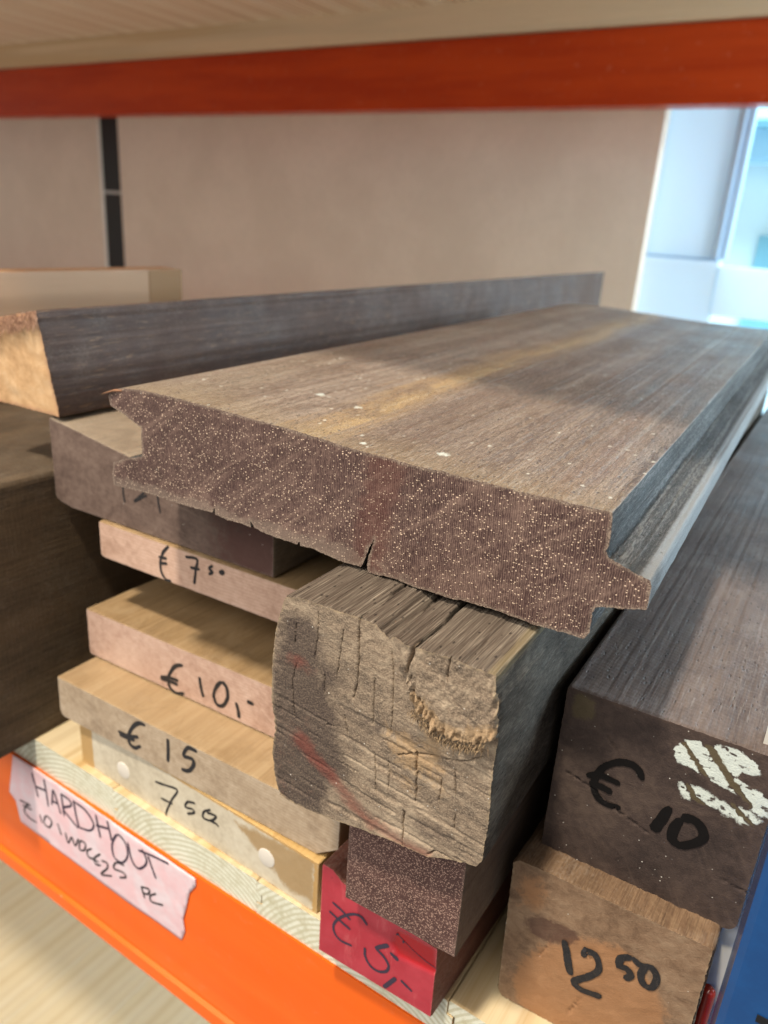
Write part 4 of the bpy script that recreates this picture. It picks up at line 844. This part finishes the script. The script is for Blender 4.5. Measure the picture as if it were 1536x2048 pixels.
mott, cm, km = timber('timber_block', 'mott', [(0, .006), (.0015, .0035), (.005, .0018), (.0155, 0), (.187, 0), (.187, .0265), (.100, .044), (.001, .0590), (0, .0580)], .9, mott_end, mott_side,
    'mottled grey-purple block behind the left tip of the wide plank, marked 12 in black', 'block', seed=17, ds=.0012, cs=.0015,
    masks=lambda P: (sstep(.10, .18, P[:, 0]), P[:, 0] * 0))
handwriting('price_marking', 'mott', ink, mott, cm, km)
# --- big brown beam on the left, side towards us
big_side = side_mat('big_brown_face', (.028, .018, .011), (.066, .045, .027), (.130, .090, .052), dust_amt=.08, seed=17, rough=.75, saw=.25, bump=.0004, lines=.6, streak=(.10,.065,.035), streak_amt=.6)
big_out = [(-.30, 0), (0, 0), (-.007, .190), (-.30, .190)]
bigb, _, _ = timber('timber_beam', ((-.4374, .216, 0), 0, 0), big_out, 1.1, brown_side if False else big_side, big_side,
    'large dark brown beam standing at the far left with its sawn side showing', 'beam', seed=18, ds=.004, cs=.006, d0=.004, rr=.12)
# --- upper dark beam with the bright orange sawn end
upper_side = side_mat('dark_purple_face', (.036, .018, .013), (.066, .036, .026), (.110, .066, .046), flecks=.8, fleck_col=(.24, .145, .08), dust_amt=.12, dust=(.4, .34, .28),
                      seed=19, rough=.66, spec=.32, lines=.3)
upper_end = end_mat('bright_orange_end', (.50, .29, .14), (.66, .42, .22), (.78, .56, .34), edge=(.45, .22, .15), edge_amt=.8,
                    arcs=.2, arc_rot=-10, fib=.2, specks=.05, bump=.0004, rough=.7, seed=21)
W = .064
up_out = [(-W, 0), (0, 0), (-.0006, .0675), (-W, .0540)]
def up_cap(P): return .0012 * fbm(P[:, 0] * 150, P[:, 1] * 150, 4, 3) - .0100 * P[:, 1] / .068
upb, _, _ = timber('timber_beam', ((-.4300, .2960, .2295), 1.9, 1.9), up_out, 1.20, upper_end, upper_side,
    'dark purple-brown beam with a bright orange sawn end, highest on the left', 'beam', seed=20, ds=.0016, cs=.0022, jag=.0012, capd=up_cap, edge_w=.006, fade_len=.04, d0=.001, rr=.09)
def fuzz():
    V = []; T = []
    for q in range(700):
        x = -rng.uniform(0, .062); z = .0675 + x * .22 - rng.uniform(0, .008) ** 1.0; L = rng.uniform(.002, .006); w = .0002
        b = len(V); dx = rng.uniform(-.4, .4) * L; V += [(x - w, -.0101, z), (x + w, -.0101, z), (x + dx, -.0108 - rng.uniform(0, .001), z - L)]; T.append((b, b + 1, b + 2))
        b = len(V); V += [(x - w, -.0103, z), (x, -.0095, z + w), (x + dx * 1.2, -.0112, z - L * .9)]; T.append((b, b + 1, b + 2))
    mt = NT('pale_pink_fibre'); mt = mt.out(mt.mix(mt.step(mt.noise(mt.obj, 600, 2, .6), .4, .6), (.50, .31, .21), (.33, .19, .125)), .8)
    o = np_mesh('torn_fibres', np.array(V), None, np.array(T), [mt], upb, smooth=False); o['kind'] = 'stuff'
fuzz()
# light board on edge behind it
lw = pine_mat('light_board_face', (.38, .215, .11), (.28, .15, .07), 9, knots=False, pale=(.42, .26, .15))
lb = empty('timber_board', (-1.76 * S, .80 * S, .190)); tag(lb, 'light tan board standing on edge behind the dark purple beam', 'board')
box('body', (-.03, 0, 0), (0, .305, .110), lw, lb, .001)
box('brown_end_patch', (-.001, .262, .0005), (.0006, .3055, .1095), plain('ochre_stain', (.24, .12, .04), .6), lb, .0002)

# ================================================================== back wall and window
wall = empty('back_wall', h(-3, 4.9, -1)); tag(wall, 'smooth grey-brown panelled wall behind the rack', 'wall')
def wadd(o, p=wall):
    o.parent = p; o.matrix_parent_inverse = Matrix.Translation(-p.location); return o
def wallm():
    n = NT('grey_brown_panel'); a = n.noise(n.obj, 5, 4, .6); b = n.noise(n.obj, 60, 3, .6)
    c = n.mix(n.step(a, .35, .65), (.71, .595, .48), (.77, .65, .53))
    return n.out(n.mix(n.step(b, .4, .7, 0, .25), c, (.66, .54, .44)), .55, n.bump(b, .0005), .4)
wm = wallm()
wadd(box('wall_panel', (-12 * S, 4.9 * S, -1.6), (-6.22 * S, 5.0 * S, 1.9), wm, None, .002))
wadd(box('wall_panel', (-5.96 * S, 4.9 * S, -1.6), (-1.333 * S, 5.0 * S, 1.9), wm, None, .002))
wadd(box('wall_panel', (-1.333 * S, 4.9 * S, (1 + .80) * S), (2.6, 5.0 * S, 2.2), wm, None, .002))  # unseen lintel over the window, added to stop outdoor light leaking in
wadd(box('dark_joint_post', (-6.22 * S, 4.93 * S, -1.6), (-5.96 * S, 5.02 * S, 1.9), plain('dark_joint', (.018, .016, .015), .5), None, .001))
wadd(box('white_tie', (-6.225 * S, 4.925 * S, 1.075 * S), (-5.955 * S, 4.93 * S, 1.10 * S), plain('white_tie', (.5, .5, .48), .5), None, 0))
win = empty('window', h(-1.1, 5.1, 0)); tag(win, 'bright window with a wide white frame at the right end of the wall', 'window')
def translucent(name, c, f):
    n = NT(name); n.out(c, .35)
    tr = n.n('ShaderNodeBsdfTranslucent'); tr.inputs[0].default_value = (*c, 1)
    mx = n.n('ShaderNodeMixShader'); mx.inputs[0].default_value = f
    ou = [q for q in n.t.nodes if q.type == 'OUTPUT_MATERIAL'][0]
    n.t.links.new(n.b.outputs[0], mx.inputs[1]); n.t.links.new(tr.outputs[0], mx.inputs[2]); n.t.links.new(mx.outputs[0], ou.inputs[0])
    return n.m
pvc = translucent('white_translucent_frame', (.80, .92, 1.0), .30)
pvc_rail = translucent('white_window_rail', (.90, .96, 1.0), .5)
pvc2 = plain('grey_window_seal', (.42, .55, .68), .4)
wx = lambda *a: [v * S for v in a]
def wbox(nm, x0, x1, y0, y1, z0, z1, m, b=.004): return wadd(box(nm, (x0 * S, y0 * S, (z0 + 1) * S), (x1 * S, y1 * S, (z1 + 1) * S), m, None, b), win)
wbox('stile', -1.50, -.925, 5.03, 5.09, -.085, .95, pvc, .004)
wbox('stile_edge', -.96, -.925, 5.0, 5.028, -.085, .95, pvc2, .003)
wbox('seal', -.925, -.885, 5.03, 5.12, -.085, .95, pvc2, .002)
wbox('sash_block', -1.50, -.90, 4.99, 5.085, -1.0, -.100, pvc, .010)
wbox('sash_gap_shade', -1.50, -.92, 5.04, 5.08, -.1005, -.0845, pvc2, 0)  # grey strip standing in for the shadow line between stile and sash
wbox('rail', -.90, 2.2, 4.98, 5.08, -.40, -.12, pvc_rail, .008)
gl = NT('window_glass'); gl = gl.out((.80, .93, 1.0), .02, None, .5, Transmission_Weight=1.0, IOR=1.02)
wbox('glass', -.90, 2.2, 5.09, 5.10, -1.2, .9, gl, 0)
# outside
sk = bpy.data.materials.new('sky_light'); sk.use_nodes = True; nt = sk.node_tree; nt.nodes.clear()
em = nt.nodes.new('ShaderNodeEmission'); em.inputs['Color'].default_value = (.55, .85, 1.0, 1); em.inputs['Strength'].default_value = 2.6
ou = nt.nodes.new('ShaderNodeOutputMaterial'); nt.links.new(em.outputs[0], ou.inputs[0])
sky = box('sky', (-6, 12, -6), (14, 12.1, 10), sk, None, 0); tag(sky, kind='structure')
fac = empty('outside_building', (1.0, 5.0, -1)); tag(fac, 'blurred pale building with blue awnings seen through the window', 'building')
def fadd(o): return wadd(o, fac)
fadd(box('facade', (-1.2, 5.2, -1.5), (5, 5.6, .80), plain('pale_facade', (.66, .80, .86), .6), None, .01))
aw = plain('teal_awning', (.32, .62, .72), .6)
fadd(box('awning', (-.9, 4.6, .95), (5, 5.1, 1.35), aw, None, .01)); fadd(box('fascia', (-1.0, 4.9, .80), (5, 5.2, .95), plain('blue_fascia', (.36, .58, .76), .6), None, .01))
sw = plain('shop_window_teal', (.16, .38, .46), .3)
for q in range(9):
    x = -.75 + q * .42
    fadd(box('shop_window', (x, 5.15, -.2), (x + .30, 5.195, .42), plain('pane_tint', random.choice([(.35, .55, .62), (.55, .7, .75), (.18, .40, .5), (.6, .62, .5)]), .4), None, .004))
gr = box('pavement', (-6, 2.4, -1.7), (14, 12, -1.6), plain('pale_pavement', (.35, .38, .38), .8), None, 0); tag(gr, kind='structure')
car = plain('blue_car_paint', (.05, .16, .34), .2)
